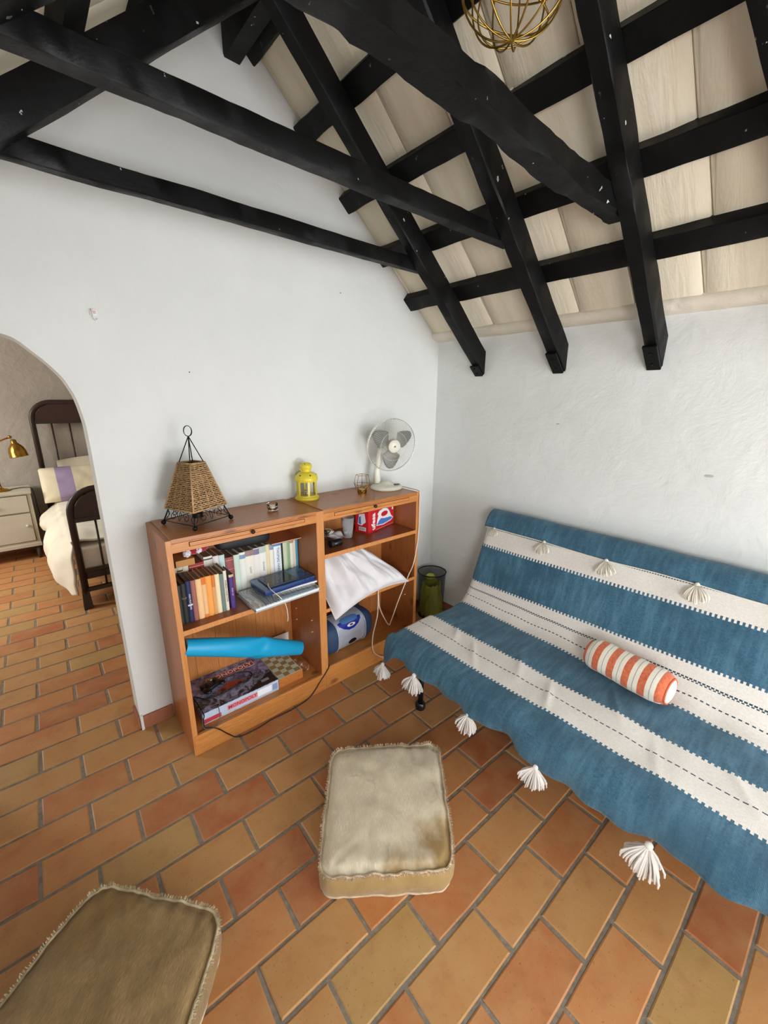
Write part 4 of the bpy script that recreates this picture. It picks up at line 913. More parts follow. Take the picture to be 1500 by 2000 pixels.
MB().tube([(.0235*math.cos(q*PI/10)*1.15, .004+.0*q, .126-.0235*math.sin(q*PI/10)*.8) for q in range(11)], .0012, 5).build('ring_handle', Y, ye, True, local=True)
# gold geometric candle holder
gh = thing('candle_holder', 'gold wire geometric candle holder beside the fan', 'candle holder', (-.764, -.148, ZT), .3); gh.scale = (1.22, 1.22, 1.22)
n_ = 5
rg = lambda r, z, o: [(r*math.cos(2*PI*(k+o)/n_), r*math.sin(2*PI*(k+o)/n_), z) for k in range(n_)]
b0, b1, b2_ = rg(.020, .001, 0), rg(.040, .042, .5), rg(.030, .085, .5)
for L_ in (b0, b1, b2_):
    for k in range(n_): MB().tube([L_[k], L_[(k+1) % n_]], .0012, 5).build('rod', M['gold'], gh, True, local=True)
for k in range(n_):
    for p, q in ((b0[k], b1[k]), (b0[(k+1) % n_], b1[k]), (b1[k], b2_[k])): MB().tube([p, q], .0012, 5).build('rod', M['gold'], gh, True, local=True)
MB().lathe([(0, .001), (.019, .001), (.0195, .018), (.0185, .018), (.018, .004), (0, .004)], 24, cap=False).build('cup', M['brass'], gh, True, local=True, auto=40)
MB().lathe([(0, .004), (.0165, .004), (.0165, .016), (0, .016)], 20).build('candle', M['wax'], gh, True, local=True, auto=40)
# desk fan
CP = M['cream_plastic']
fn_ = thing('desk_fan', 'cream oscillating desk fan on the right end of the bookcase', 'fan', (-.575, -.145, ZT), 0)
MB().lathe([(0, 0), (.098, 0), (.101, .004), (.100, .012), (.092, .020), (.06, .028), (.035, .036), (.028, .045), (.0, .046)], 40, xf=Matrix.Diagonal((1.0, .92, 1, 1))).build('base', CP, fn_, True, local=True)
MB().tube([(-.035, .045, .03), (-.035, .05, .10), (-.022, .05, .175), (-.01, .05, .235)], [.027, .022, .019, .018], 18, flat=.85).build('neck', CP, fn_, True, local=True)
for k in range(3): MB().box((.012+k*.014, -.066, .0265), (.022+k*.014, -.052, .034-.001*k), bev=.001).build('speed_button', plain('dark grey button', '#4c4c4a', .4), fn_, local=True)
MB().tube([(-.06, -.06, .0235), (.0, -.078, .0225), (.06, -.058, .023)], .0012, 5).build('base_crease', plain('shaded seam', '#b9b6a6', .5), fn_, local=True)
hd_ = Vector((.034, .012, .262)); N = Vector((-.25, -.95, -.10)).normalized()
Hx = Vector((0, 0, 1)).cross(N).normalized(); Hy = N.cross(Hx)
HF = frame(hd_, Hx, Hy, N)
MB().lathe([(0, -.075), (.03, -.072), (.040, -.055), (.042, -.01), (.036, .0), (0, .002)], 26, xf=HF).build('motor_housing', CP, fn_, True, local=True)
MB().lathe([(0, 0), (.007, 0), (.007, .016), (0, .016)], 12, xf=HF @ XF((0, .04, -.04), rx=-PI/2)).build('oscillation_knob', CP, fn_, True, local=True, auto=40)
RG = .158
for k in range(3):
    a0 = k*2*PI/3+.5
    def blade(u, v, a0=a0):
        r_ = .030+.112*u; wv_ = (-.76+1.52*v)*(.35+.65*math.sin(PI*min(1, .12+u*.80)))*.98
        edge = 1-.42*(abs(2*v-1)**2.6)*(u**2)
        r_ *= edge; a = a0+wv_; return HF @ Vector((r_*math.cos(a), r_*math.sin(a), .026+.024*(v-.5)*(1-.3*u)))
    b = MB(); b.grid(blade, 14, 14); o = b.build('blade', M['grey_blade'], fn_, True, local=True)
    md = o.modifiers.new('thick', 'SOLIDIFY'); md.thickness = .0015
MB().lathe([(0, .012), (.031, .012), (.031, .040), (.026, .046), (0, .047)], 26, xf=HF).build('rotor_hub', M['grey_blade'], fn_, True, local=True, auto=50)
MB().tube([HF @ Vector((RG*math.cos(a*PI/24), RG*math.sin(a*PI/24), .024)) for a in range(48)], .0028, 8, closed=True).build('guard_rim', CP, fn_, True, local=True)
MB().tube([HF @ Vector((RG*.985*math.cos(a*PI/24), RG*.985*math.sin(a*PI/24), .030)) for a in range(48)], .0016, 6, closed=True).build('guard_rim', M['chrome'], fn_, True, local=True)
GW = plain('guard wire', '#d6d4c8', .3, .3)
fwm = None
for k in range(72):
    a = k*2*PI/72
    if fwm is None:
        b = MB(); b.tube([Vector((.036+(RG-.036)*t, 0, .062-.036*(t**2.6)+.000)) for t in [i/8 for i in range(9)]], .00075, 4)
        o = b.build('front_wire', GW, fn_, True, local=True); fwm = o.data
        b = MB(); b.tube([Vector((.040+(RG-.040)*t, 0, -.022+.046*(t**2.6))) for t in [i/8 for i in range(9)]], .00075, 4)
        o2 = b.build('rear_wire', GW, fn_, True, local=True); rwm = o2.data
    else:
        o = bpy.data.objects.new('front_wire', fwm); COL.objects.link(o); o.parent = fn_
        o2 = bpy.data.objects.new('rear_wire', rwm); COL.objects.link(o2); o2.parent = fn_
    o.matrix_local = HF @ Matrix.Rotation(a, 4, 'Z'); o2.matrix_local = HF @ Matrix.Rotation(a+.04, 4, 'Z')
for r_, z in ((.085, .056), ): MB().tube([HF @ Vector((r_*math.cos(a*PI/20), r_*math.sin(a*PI/20), z)) for a in range(40)], .0011, 5, closed=True).build('guard_ring', GW, fn_, True, local=True)
MB().lathe([(0, .056), (.037, .056), (.039, .060), (.037, .064), (0, .066)], 30, xf=HF).build('badge', CP, fn_, True, local=True)
MB().prism([(-.008, -.005), (-.002, .006), (.002, .003), (.008, .007), (.005, -.002), (.009, -.006), (.001, -.004)], .0662, .0668, 'z', HF).build('badge_mark', plain('badge mark', '#5d5648', .4), fn_, local=True)
pts = [(-.50, -.06, ZT+.004), (-.485, -.12, ZT+.004), (-.478, -.22, ZT+.004), (-.478, -.318, ZT+.003), (-.482, -.338, ZT-.012), (-.486, -.343, .95), (-.483, -.343, .85), (-.488, -.343, .76), (-.496, -.345, .70), (-.527, -.347, .579), (-.574, -.347, .501), (-.647, -.347, .369), (-.705, -.347, .25), (-.72, -.348, .236), (-.745, -.347, .27), (-.794, -.347, .374), (-.802, -.346, .45), (-.804, -.344, .49), (-.806, -.347, .46), (-.812, -.349, .335), (-.846, -.349, .21), (-.846, -.35, .117), (-.81, -.352, .065), (-.764, -.36, .038), (-.68, -.37, .02), (-.58, -.37, .006), (-.42, -.34, .004)]
tag(MB().tube(smoothpts(pts), .0034, 7).build('power_cable', M['beige_cord'], None, True), 'beige fan cable trailing down the front of the right bookcase', 'cable')

# ================================================================== WASTE BASKET
wb = thing('waste_basket', 'black mesh waste basket between the bookcase and the sofa', 'basket', (-.125, -.140, 0))
def meshmat():
    m = NT('black wire mesh'); v = m.coord('UV', (1, 1, 1)); sx = m.n('ShaderNodeSeparateXYZ'); m.l(v, sx.inputs[0])
    a = m.math('FRACT', m.math('MULTIPLY', m.math('ADD', sx.outputs[0], sx.outputs[1]), 1.0)); b_ = m.math('FRACT', m.math('MULTIPLY', m.math('SUBTRACT', sx.outputs[0], sx.outputs[1]), 1.0))
    k = m.math('MAXIMUM', m.math('LESS_THAN', a, .30), m.math('LESS_THAN', b_, .30))
    m.set('Alpha', k); m.set('Base Color', (.008, .008, .008, 1)); m.set('Roughness', .4); return m.m
b = MB(); hB = .345; b.grid(lambda u, v: ((.088+.012*v)*math.cos(2*PI*u), (.088+.012*v)*math.sin(2*PI*u), .006+(hB-.006)*v), 49, 12)
b.uv = [(i//12/48*120, (i % 12)/11*66) for i in range(len(b.v))]; b.build('mesh_wall', meshmat(), wb, True, local=True, fix=False)
for z, r_, t in ((hB, .1005, .0042), (.006, .0885, .003)): MB().tube([(r_*math.cos(a*PI/24), r_*math.sin(a*PI/24), z) for a in range(48)], t, 8, closed=True).build('rim', M['iron'], wb, True, local=True)
MB().lathe([(0, .001), (.088, .001), (.088, .004), (0, .004)], 40).build('floor_plate', M['iron'], wb, local=True)
BAG = plain('yellow green bag', '#d3d84a', .3, bump=.5, bscale=30, Transmission_Weight=.2)
lb = MB(); lb.grid(lambda u, v: tuple((Vector((math.cos(2*PI*u), math.sin(2*PI*u), 0))*(.082-.02*v*v+.012*noise.noise((6*math.cos(2*PI*u), 6*math.sin(2*PI*u), v*5))))+Vector((0, 0, .012+.24*v+.025*noise.noise((3*math.cos(2*PI*u), 3*math.sin(2*PI*u), 8))))), 60, 20)
lb.add([(0, 0, .012)], []); tag(lb.build('bin_bag', BAG, None, True, base=False), None)
o = bpy.data.objects['bin_bag']; o.location = (-.125, -.140, .004); tag(o, 'yellow green plastic bag crumpled inside the black basket', 'bag')
md = o.modifiers.new('t', 'SOLIDIFY'); md.thickness = .0008
kn = MB(); kn.grid(lambda u, v: tuple(Vector((-.030, -.015, .312))+Vector((math.cos(2*PI*u)*math.sin(PI*v), math.sin(2*PI*u)*math.sin(PI*v), math.cos(PI*v)*.7))*(.034+.012*noise.noise((4*math.cos(2*PI*u), 4*math.sin(2*PI*u), v*4)))), 26, 14); k_ = kn.build('bag_knot', BAG, o, True, local=True)
# ================================================================== SOFA
sofa = thing('sofa_bed', 'folding sofa bed hidden under the blue and cream blanket', 'sofa', (-.5, -1.5, 0))
MB().box((-.93, -2.44, .295), (-.36, -.615, .372), bev=.02).build('seat_mattress', M['seatback'], sofa, True)
bk = XF((-.292, 0, .30), ry=.30)
MB().box((-.0, -2.44, -.02), (.11, -.615, .55), bk, bev=.02).build('back_mattress', M['seatback'], sofa, True)
MB().box((-.84, -2.40, .24), (-.2, -.66, .295)).build('slat_base', plain('dark slat base', '#1c1916', .7), sofa)
for x in (-.87, -.26):
    for y in (-.77, -2.33):
        MB().tube([(x, y, .26), (x, y, .035)], .014, 12).build('leg', BK, sofa, True); 
        MB().lathe([(0, 0), (.024, 0), (.026, .006), (.026, .03), (.02, .038), (0, .038)], 16, (x, y, 0)).build('foot', BK, sofa, True, auto=40)
# blanket
prof = [(-.020, .74), (-.022, .80), (-.035, .865), (-.060, .889), (-.098, .893), (-.135, .868), (-.161, .818), (-.183, .762), (-.204, .706), (-.232, .636), (-.260, .566), (-.286, .497), (-.312, .447), (-.340, .411), (-.382, .390), (-.47, .385), (-.56, .384), (-.641, .3835), (-.74, .384), (-.841, .383), (-.905, .378), (-.945, .362), (-.966, .335), (-.975, .300), (-.978, .27)]
sl = [0.0]
for a, b_ in zip(prof, prof[1:]): sl.append(sl[-1]+math.hypot(a[0]-b_[0], a[1]-b_[1]))
def pat(s):
    s = max(0, min(s, sl[-1])); i = 0
    while i < len(sl)-2 and sl[i+1] < s: i += 1
    t = (s-sl[i])/(sl[i+1]-sl[i]); P_ = [Vector((prof[max(0, min(len(prof)-1, j))][0], 0, prof[max(0, min(len(prof)-1, j))][1])) for j in (i-1, i, i+1, i+2)]
    a, b_, c, d = P_; return .5*((2*b_)+(c-a)*t+(2*a-5*b_+4*c-d)*t*t+(3*b_-a-3*c+d)*t**3)
sb0 = [sl[6], sl[8], sl[11], sl[14], sl[17], sl[19]]          # stripe edges at the left end
drift = [(-.020, -.006), (-.045, -.02), (-.036, -.03), (.022, .045), (.006, -.010), (-.006, -.020)]
# stripe edges move a little along the sofa: near, mid (y=-1.2) and far (y=-2.0)
def edges(y):
    a = min(1.6, max(0, (-.6-y)/1.35))
    return [s+d[1]*a for s, d in zip(sb0, drift)]
UE = [1, 2, 3, 4, 5, 6]
hemx = [(-.50, .30), (-.555, .285), (-.597, .215), (-.635, .255), (-.675, .302), (-.74, .292), (-.818, .283), (-.912, .291), (-1.05, .283), (-1.162, .279), (-1.321, .290), (-1.39, .272), (-1.455, .258), (-1.648, .267), (-1.787, .270), (-1.915, .290), (-2.083, .305), (-2.5, .30)]
def interp(x, tab):
    if x >= tab[0][0]: return tab[0][1]
    for (a, va), (b_, vb) in zip(tab, tab[1:]):
        if x >= b_: return va+(vb-va)*(a-x)/(a-b_)
    return tab[-1][1]
def leftend(s):   # where the cloth ends at its left side
    k = s/sl[-1]
    return -.600+.02*math.exp(-((s-.10)/.05)**2)+(.012 if s > sb0[4] else 0)
NU, NV = 170, 260
random.seed(2)
def blk(u, v):
    s = u*sl[-1]; y0 = leftend(s); y = y0+(-2.46-y0)*(v**1.02)
    p = pat(s); x, z = p.x, p.z
    # hem height varies along the front
    if s > sl[21]:
        t = (s-sl[21])/(sl[-1]-sl[21]); z = prof[21][1]+(interp(y, hemx)-prof[21][1])*t
        x = prof[21][0]+(-.978-prof[21][0])*min(1, t*1.5)**.6
        x += (.012*math.sin(y*23+3*noise.noise((y*3, 0, 0)))+.006*math.sin(y*13))*t+.006*math.sin(y*51)*t*t
        ed = max(0, 1-(y0-y)/.10); x += .02*ed*t; 
    else:
        on = 1 if s > sl[12] else .45
        w_ = noise.noise((y*3.2, s*4, 2))*.009+noise.noise((y*9, s*7, 5))*.005+noise.noise((y*2.2-s*3, s*12+y*3, 8))*.0035
        # a few long folds on the seat
        for (yc, sc_, an, am) in ((-1.17, sl[17], .9, .006), (-1.36, sl[18], .8, .007), (-.80, sl[17], 1.2, .006), (-.98, sl[18], 1.6, .006), (-1.55, sl[16], 1.1, .006), (-1.95, sl[17], 1.3, .005), (-1.10, sl[10], .5, .004), (-1.75, sl[18], .7, .004)):
            dd = (y-yc)+an*(s-sc_)*.5; w_ += am*math.exp(-(dd/.016)**2)*math.exp(-((s-sc_)/.09)**2)
        if s > sl[11]: z += w_*on+.002
        else: x -= (w_*on)*.9+.003
    ed = max(0, 1-(y0-y)/.035)
    if s < sl[20]:
        if s > sl[13]: z -= .022*ed**2
        else: x += .018*ed**2
    return (x, y, z)
b = MB(); b.grid(blk, NU, NV); b.uv = []
for i in range(NU):
    for j in range(NV):
        s = i/(NU-1)*sl[-1]; y = b.v[i*NV+j][1]; E_ = edges(y)
        if s < E_[0]: u = s/E_[0]
        elif s > E_[5]: u = 6+(s-E_[5])/(sl[-1]-E_[5])
        else:
            for k in range(5):
                if E_[k] <= s <= E_[k+1]: u = 1+k+(s-E_[k])/(E_[k+1]-E_[k]); break
        b.uv.append((u, -y))
def blanketmat():
    m = NT('woven striped blanket'); v = m.coord('UV'); sx = m.n('ShaderNodeSeparateXYZ'); m.l(v, sx.inputs[0]); U, V = sx.outputs[0], sx.outputs[1]
    fr = m.math('FRACT', m.math('MULTIPLY', V, 1/.0175)); tooth = m.math('LESS_THAN', fr, .5)
    amp = [.0, .085, .06, .06, .05, .05, .06]
    # stripe membership with toothed edges: blue where inside
    def step(edge, a): return m.math('GREATER_THAN', m.math('SUBTRACT', U, m.math('MULTIPLY', tooth, a)), edge)
    e1 = m.math('GREATER_THAN', U, 1.0); e2 = step(1.95, .055*1.6); e3 = step(2.96, .05); e4 = step(3.97, .06); e5 = step(4.97, .045); e6 = step(5.97, .055)
    w1 = m.math('SUBTRACT', e1, e2); w2 = m.math('SUBTRACT', e3, e4); w3 = m.math('SUBTRACT', e5, e6)
    white = m.math('ADD', m.math('ADD', w1, w2), w3)
    def dash(c, wd, per, duty, off=0):
        a = m.math('LESS_THAN', m.math('ABSOLUTE', m.math('SUBTRACT', U, c)), wd); d = m.math('LESS_THAN', m.math('FRACT', m.math('MULTIPLY', m.math('ADD', V, off), 1/per)), duty); return m.math('MULTIPLY', a, d)
    D = dash(3.30, .016, .0145, .72); D = m.math('MAXIMUM', D, dash(3.335, .012, .0145, .6, .006)); D = m.math('MAXIMUM', D, dash(3.62, .014, .02, .55)); D = m.math('MAXIMUM', D, dash(5.5, .014, .022, .62)); D = m.math('MAXIMUM', D, dash(1.10, .03, .0105, .7))
    # woven checks just inside the stripe edges
    ck = dash(1.93, .025, .0175, .5, .004); 
    n = m.noise(m.coord('Object', (1.6, 1, 1.6)), 110, 4, .75); n2 = m.noise(m.coord('Object', (1, 1, 1)), 6, 3, .6)
    blue = m.mix(m.ramp(n, [(.35, G(0)), (.7, G(1))]), srgb('#2b5267'), srgb('#46758f')); n3 = m.noise(m.coord('Object', (2, 14, 2)), 3, 4, .65); blue = m.mix(m.ramp(n3, [(.42, G(0)), (.68, G(.35))]), blue, srgb('#6f9bb0')); blue = m.mix(m.ramp(n2, [(.4, G(0)), (.65, G(.55))]), blue, srgb('#24475c'))
    flec = m.ramp(m.noise(m.coord('Object', (180, 180, 180)), 1.2, 2, .6), [(.70, G(0)), (.76, G(.5))]); blue = m.mix(flec, blue, srgb('#9db9c4'))
    wh = m.mix(m.ramp(n, [(.3, G(0)), (.7, G(1))]), srgb('#d9d2c8'), srgb('#ece8e2'))
    c = m.mix(white, blue, wh); c = m.mix(D, c, srgb('#2d4654')); m.set('Base Color', c); m.set('Roughness', .95); m.set('Sheen Weight', .15)
    wv = m.n('ShaderNodeTexWave'); wv.inputs['Scale'].default_value = 110; wv.bands_direction = 'Y'; m.l(m.coord('Object'), wv.inputs['Vector'])
    b1 = m.bump(wv.outputs[0], .25, .0015); m.bump(n, .35, .003, b1); return m.m
BLM = blanketmat()
bl_ = thing('blanket', 'blue and cream striped woven blanket with white tassels draped over the sofa', 'blanket', (-.5, -1.5, .39))
cl = b.build('cloth', BLM, bl_, True, fix=False)
md = cl.modifiers.new('t', 'SOLIDIFY'); md.thickness = .004; md.offset = -1
# folded-over edge along the top of the back
def fold(u, v):
    y = -.592-1.87*v; s0 = sl[1]; s1 = edges(y)[0]+.010+.006*noise.noise((y*4, 0, 0))+(.004*math.sin(y*9)); s = s0+(s1-s0)*u; p = pat(s); q_ = pat(s+.004); t = (q_-p).normalized(); nrm = Vector((t.z, 0, -t.x)); nrm = nrm if nrm.z > 0 or nrm.x < 0 else -nrm
    lift = .010+.003*noise.noise((y*6, u*3, 1)); d = p+nrm*lift
    if u > .93: d += nrm*(-.005*(u-.93)/.07)
    return (d.x, y, d.z)
b = MB(); b.grid(fold, 30, 120); b.uv = [((i//120)/29*.98, 3+(i % 120)*.0157) for i in range(len(b.v))]
fo_ = b.build('folded_edge', BLM, bl_, True, fix=False); md = fo_.modifiers.new('t', 'SOLIDIFY'); md.thickness = .006
hem_ = []; white_t = M['pillow_white']
for i in range(60): y = -.60-1.85*i/59; f_ = fold(1, (y+.592)/-1.87); hem_.append((f_[0]-.002, f_[1], f_[2]-.001))
MB().tube(hem_, .0028, 5).build('hem_cord', cloth('cream selvedge', '#e9e3d6'), bl_, True)
# drooping top left corner behind the back
MB().grid(lambda u, v: (-.04-.115*v+.03*u, -.600+.050*math.sin(PI*min(1, u*1.1)*.55)*(1-.5*v)+.0*v, .885-.02*v-.115*u*(1-.35*v)+.0), 12, 12).build('corner_flap', plain('blue weave', '#3f7089', .95, bump=.4, bscale=300, var=.25), bl_, True)
# tassels: strands gathered in a knot
TC = cloth('white yarn', '#f1eeea', '#dcd7d0', fuzz=.5); TC2 = cloth('cream yarn', '#e6dfd0', '#cfc6b4', fuzz=.5)
def tassel(pos, down, out, size, n, mat, seed, parent=bl_, flat=False):
    rnd = random.Random(seed); down = Vector(down).normalized(); out = Vector(out).normalized(); side = down.cross(out).normalized(); out = side.cross(down); b = MB(); pos = Vector(pos)
    for k in range(n):
        a = rnd.uniform(-1, 1); o_ = rnd.uniform(.15, 1) if flat else rnd.uniform(-1, 1); L_ = size*rnd.uniform(.82, 1.08)
        pts = []
        for q in range(6):
            t = q/5; spread = math.sin(t*PI*.52)*.60+.012*math.sin(9*t+k); 
            pts.append(pos+down*(L_*t*(1-.22*abs(a)*t))+side*(a*size*spread*.95)+out*(o_*size*spread*(.30 if flat else .55)+(.10*size*math.sin(PI*t) if flat else 0)))
        b.tube(pts, [size*.022, size*.030, size*.033, size*.034, size*.034, size*.028], 5)
    o = b.build('tassel', mat, parent, True); o['kind'] = 'stuff'
    MB().sphere(pos, size*.12, 10, 8).build('tassel_knot', mat, o, True)
    return o
tp = [(-.597, .218), (-.826, .284), (-1.148, .280), (-1.458, .262), (-1.825, .272), (-2.18, .305)]
for i, (y, z) in enumerate(tp): tassel((-.982, y, z+.002), (-.12, .05, -1), (-1, 0, 0), [.080, .090, .080, .084, .10, .095][i], 95, TC, 20+i)
for i, y in enumerate([-.665, -.98, -1.30, -1.66, -2.0]):
    f_ = Vector(fold(1, (y+.592)/-1.87)); dn = pat(edges(y)[0]+.06)-pat(edges(y)[0]+.01); dn = Vector((dn.x-.05*abs(dn.z)*6*.1, -.012, dn.z)); nrm = Vector((-1, 0, .35))
    tassel(f_+Vector((-.010, 0, .002)), (dn.x-.01, -.018+.008*(i % 2), dn.z), nrm, [.056, .074, .080, .082, .08][i], 85, TC2, 40+i, flat=True)
# bolster cushion
bo = thing('bolster_cushion', 'small bolster cushion striped in orange and cream on the sofa', 'cushion', (-.415, -1.53, .455))
A_ = Vector((-.412, -1.368, .458)); B_ = Vector((-.448, -1.712, .458)); ax = (B_-A_).normalized(); Lb = (B_-A_).length
sd = Vector((0, 0, 1)).cross(ax).normalized(); Rb = .0715
def bolm():
    m = NT('orange striped cotton'); v = m.coord('UV'); sx = m.n('ShaderNodeSeparateXYZ'); m.l(v, sx.inputs[0]); f = m.math('FRACT', m.math('ADD', m.math('MULTIPLY', sx.outputs[0], 5.55), .12))
    n = m.noise(m.coord(), 90, 3, .6); og = m.mix(m.ramp(n, [(.3, G(0)), (.7, G(1))]), srgb('#c25a38'), srgb('#dd7a54')); cr = m.mix(n, srgb('#e4ddcc'), srgb('#efeadd'))
    isO = m.math('LESS_THAN', f, .44); ln = m.math('LESS_THAN', m.math('ABSOLUTE', m.math('SUBTRACT', f, .72)), .018)
    c = m.mix(isO, cr, og); c = m.mix(ln, c, srgb('#8d8d88')); m.set('Base Color', c); m.set('Roughness', .9); m.set('Sheen Weight', .2)
    wv = m.n('ShaderNodeTexWave'); wv.inputs['Scale'].default_value = 160; m.l(m.coord(), wv.inputs['Vector']); m.bump(wv.outputs[0], .15, .001); return m.m
BOM = bolm()
def bol(u, v):
    A = 2*PI*v; e = 2*u-1; k = (1-abs(e)**9)**.42 if abs(e) < 1 else 0
    d = 1+.05*noise.noise((u*5, math.cos(A)*2, math.sin(A)*2))+.018*noise.noise((u*22, math.cos(A)*5, math.sin(A)*5))
    sag = -.05 if math.sin(A) < -.6 else 0
    return A_.lerp(B_, u)+(sd*math.cos(A)+Vector((0, 0, 1))*math.sin(A))*Rb*k*(d+sag)
b = MB(); NB = 60; b.grid(bol, NB, 41); b.uv = [((i//41)/(NB-1), (i % 41)/40) for i in range(len(b.v))]; b.build('cover', BOM, bo, True, fix=False)
MB().tube([bol(t/30, .62) for t in range(2, 29)], .0032, 6).build('seam', plain('seam cream', '#e6dccb', .9), bo, True)
for e in (0.035, .965):
    MB().tube([bol(e, k/24) for k in range(24)], .0042, 6, closed=True).build('end_piping', plain('orange piping', '#cc6542', .9), bo, True)

# ================================================================== FLOOR CUSHIONS
def pouf_mat(name, light, mid, must, amount, strx=30):
    m = NT(name); v = m.coord(); n = m.noise(m.coord('Object', (1, 1, 1)), 5.5, 4, .6, .4); st = m.noise(m.coord('UV', (22, 5, 1)), 1.6, 4, .7)
    st2 = m.noise(m.coord('UV', (110, 16, 1)), 1.6, 4, .7)
    c = m.mix(m.ramp(st2, [(.3, G(0)), (.7, G(1))]), srgb(mid), srgb(light)); c = m.mix(m.ramp(m.noise(m.coord('UV', (7, 3, 1)), 1.5, 4, .6, .8), [(.35, G(.55)), (.6, G(0))]), c, srgb(mid)); sx = m.n('ShaderNodeSeparateXYZ'); m.l(v, sx.inputs[0]); su = m.n('ShaderNodeSeparateXYZ'); m.l(m.coord('UV'), su.inputs[0])
    pos = m.math('ADD', m.math('MULTIPLY', m.math('ADD', m.math('MULTIPLY', su.outputs[0], .55), m.math('SUBTRACT', su.outputs[1], .95)), amount[1]), amount[0])
    mask = m.math('ADD', m.math('MULTIPLY', n, 1.3), m.math('SUBTRACT', pos, .5)); low = m.ramp(sx.outputs[2], [(.085, G(.5)), (.105, G(0))])
    mask = m.math('ADD', mask, low)
    c = m.mix(m.ramp(mask, [(.45, G(0)), (.75, G(.85))]), c, m.mix(m.ramp(st, [(.3, G(0)), (.7, G(1))]), srgb(must), srgb('#99732f')))
    dk = m.ramp(m.noise(v, 11, 3, .6, 1.5), [(.60, G(0)), (.75, G(.35))]); c = m.mix(dk, c, srgb('#7d6a50'))
    m.set('Base Color', c); m.set('Roughness', .85); m.set('Sheen Weight', .25); m.set('Sheen Roughness', .4)
    wv = m.noise(m.coord('UV', (260, 260, 1)), 1.0, 2, .6); b0 = m.bump(wv, .35, .0015); b1 = m.bump(st2, .5, .003, b0); m.bump(m.noise(v, 26, 4, .6, .8), .3, .006, b1); return m.m
def pouf(label, Q, h, mat, fr_mat, seed, bulge=.012):
    Q = [Vector((q[0], q[1], 0)) for q in Q]; cen = sum(Q, Vector())/4
    root = thing('floor_cushion', label, 'floor cushion', (cen.x, cen.y, 0))
    rad = .035
    def mp_(a, b_):   # a,b in [-1,1]
        # round the corners of the plan
        k = (abs(a)**11+abs(b_)**11)**(1/11); m_ = max(abs(a), abs(b_)); f = (m_/k)**1.3 if k > 0 else 1; f = 1-(1-f)*.9
        a *= f; b_ *= f; u, v = (a+1)/2, (b_+1)/2
        return (Q[0]*(1-u)+Q[1]*u)*(1-v)+(Q[3]*(1-u)+Q[2]*u)*v
    n = 46
    def top(u, v):
        a, b_ = 2*u-1, 2*v-1; p = mp_(a*.985, b_*.985); e = max(abs(a), abs(b_)); crown = .012*(1-a*a)*(1-b_*b_); rim = -.014*max(0, (e-.84)/.16)**2-.007*math.exp(-((e-.955)/.018)**2)
        wr = noise.noise((p.x*9+seed, p.y*9, 1))*.010+noise.noise((p.x*26+seed, p.y*14, 2))*.0045+.0035*math.sin(a*26+3*noise.noise((a*2, b_*2, seed)))*max(0, abs(b_)-.78)*4
        wr += .005*math.exp(-(((a+.55)*.7+(b_-.72))/.05)**2)*math.exp(-((a+.62)/.25)**2)*-1+.0035*math.sin((a*3+b_)*9)*max(0, e-.75)
        return (p.x, p.y, h-.006+crown+rim+wr)
    b = MB(); b.grid(top, n, n)
    def side(u, v):
        t = u*4; k = int(t) % 4; f = t-int(t); cs_ = [(-1, -1), (1, -1), (1, 1), (-1, 1)]; a0, a1 = cs_[k], cs_[(k+1) % 4]
        a = a0[0]*(1-f)+a1[0]*f; b_ = a0[1]*(1-f)+a1[1]*f; p = mp_(a*.985, b_*.985); z = (h-.018)*(1-v)+.002*v; o_ = bulge*math.sin(PI*v)+noise.noise((p.x*14+seed, p.y*14, v*2))*.006+noise.noise((p.x*40, p.y*40+seed, v*3))*.003
        d = (p-cen); d.z = 0; d.normalize(); p = p+d*(o_+(-.008*v))
        t_ = Vector(top((a+1)/2, (b_+1)/2)) if v == 0 else None
        return (p.x, p.y, t_.z if t_ else z)
    b.grid(side, 200, 12)
    b.uv = [((i//n)/(n-1), (i % n)/(n-1)) for i in range(n*n)]+[((i//12)/199*4, 1.3+(i % 12)/11*.3) for i in range(200*12)]
    b.build('cover', mat, root, True)
    # frayed piping round the top seam
    pr = MB(); rnd = random.Random(seed)
    loop = [Vector(side(i/420, 0)) for i in range(420)]
    for i, p in enumerate(loop):
        d = (p-cen); d.z = 0; d.normalize(); tn = (loop[(i+1) % 420]-loop[i-1]).normalized()
        for q in range(2):
            a = rnd.uniform(-.5, 1.1); L_ = rnd.uniform(.008, .014); dr = (d*math.cos(a)+Vector((0, 0, 1))*math.sin(a)+tn*rnd.uniform(-.25, .25)).normalized(); s = p+Vector((0, 0, .001))
            w_ = tn*.0013; e_ = s+dr*L_; up_ = dr.cross(tn)*.0011
            pr.add([s-w_, s+w_, s+up_, e_-w_*.7, e_+w_*.7, e_+up_*.7], [(0, 1, 4, 3), (1, 2, 5, 4), (2, 0, 3, 5), (3, 4, 5)])
    o = pr.build('frayed_piping', fr_mat, root); o['kind'] = 'stuff'
    MB().tube([p+Vector((0, 0, .001)) for p in loop[::2]], .0042, 6, closed=True).build('piping_cord', fr_mat, root, True)
    lo = [Vector(side(i/200, .97)) for i in range(200)]; MB().tube([Vector((p.x, p.y, .006)) for p in lo], .0045, 5, closed=True).build('lower_piping', fr_mat, root, True)
    return root
FRG = plain('frayed beige edge', '#cdb79a', .9, var=.3, bscale=200)
pouf('worn beige velvet floor cushion in the middle of the floor', [(-1.420, -.775), (-1.045, -1.055), (-1.385, -1.432), (-1.735, -1.165)], .122, pouf_mat('worn beige velvet', '#ded3bc', '#c0b296', '#8a6a28', (.11, 1.0)), FRG, 3)
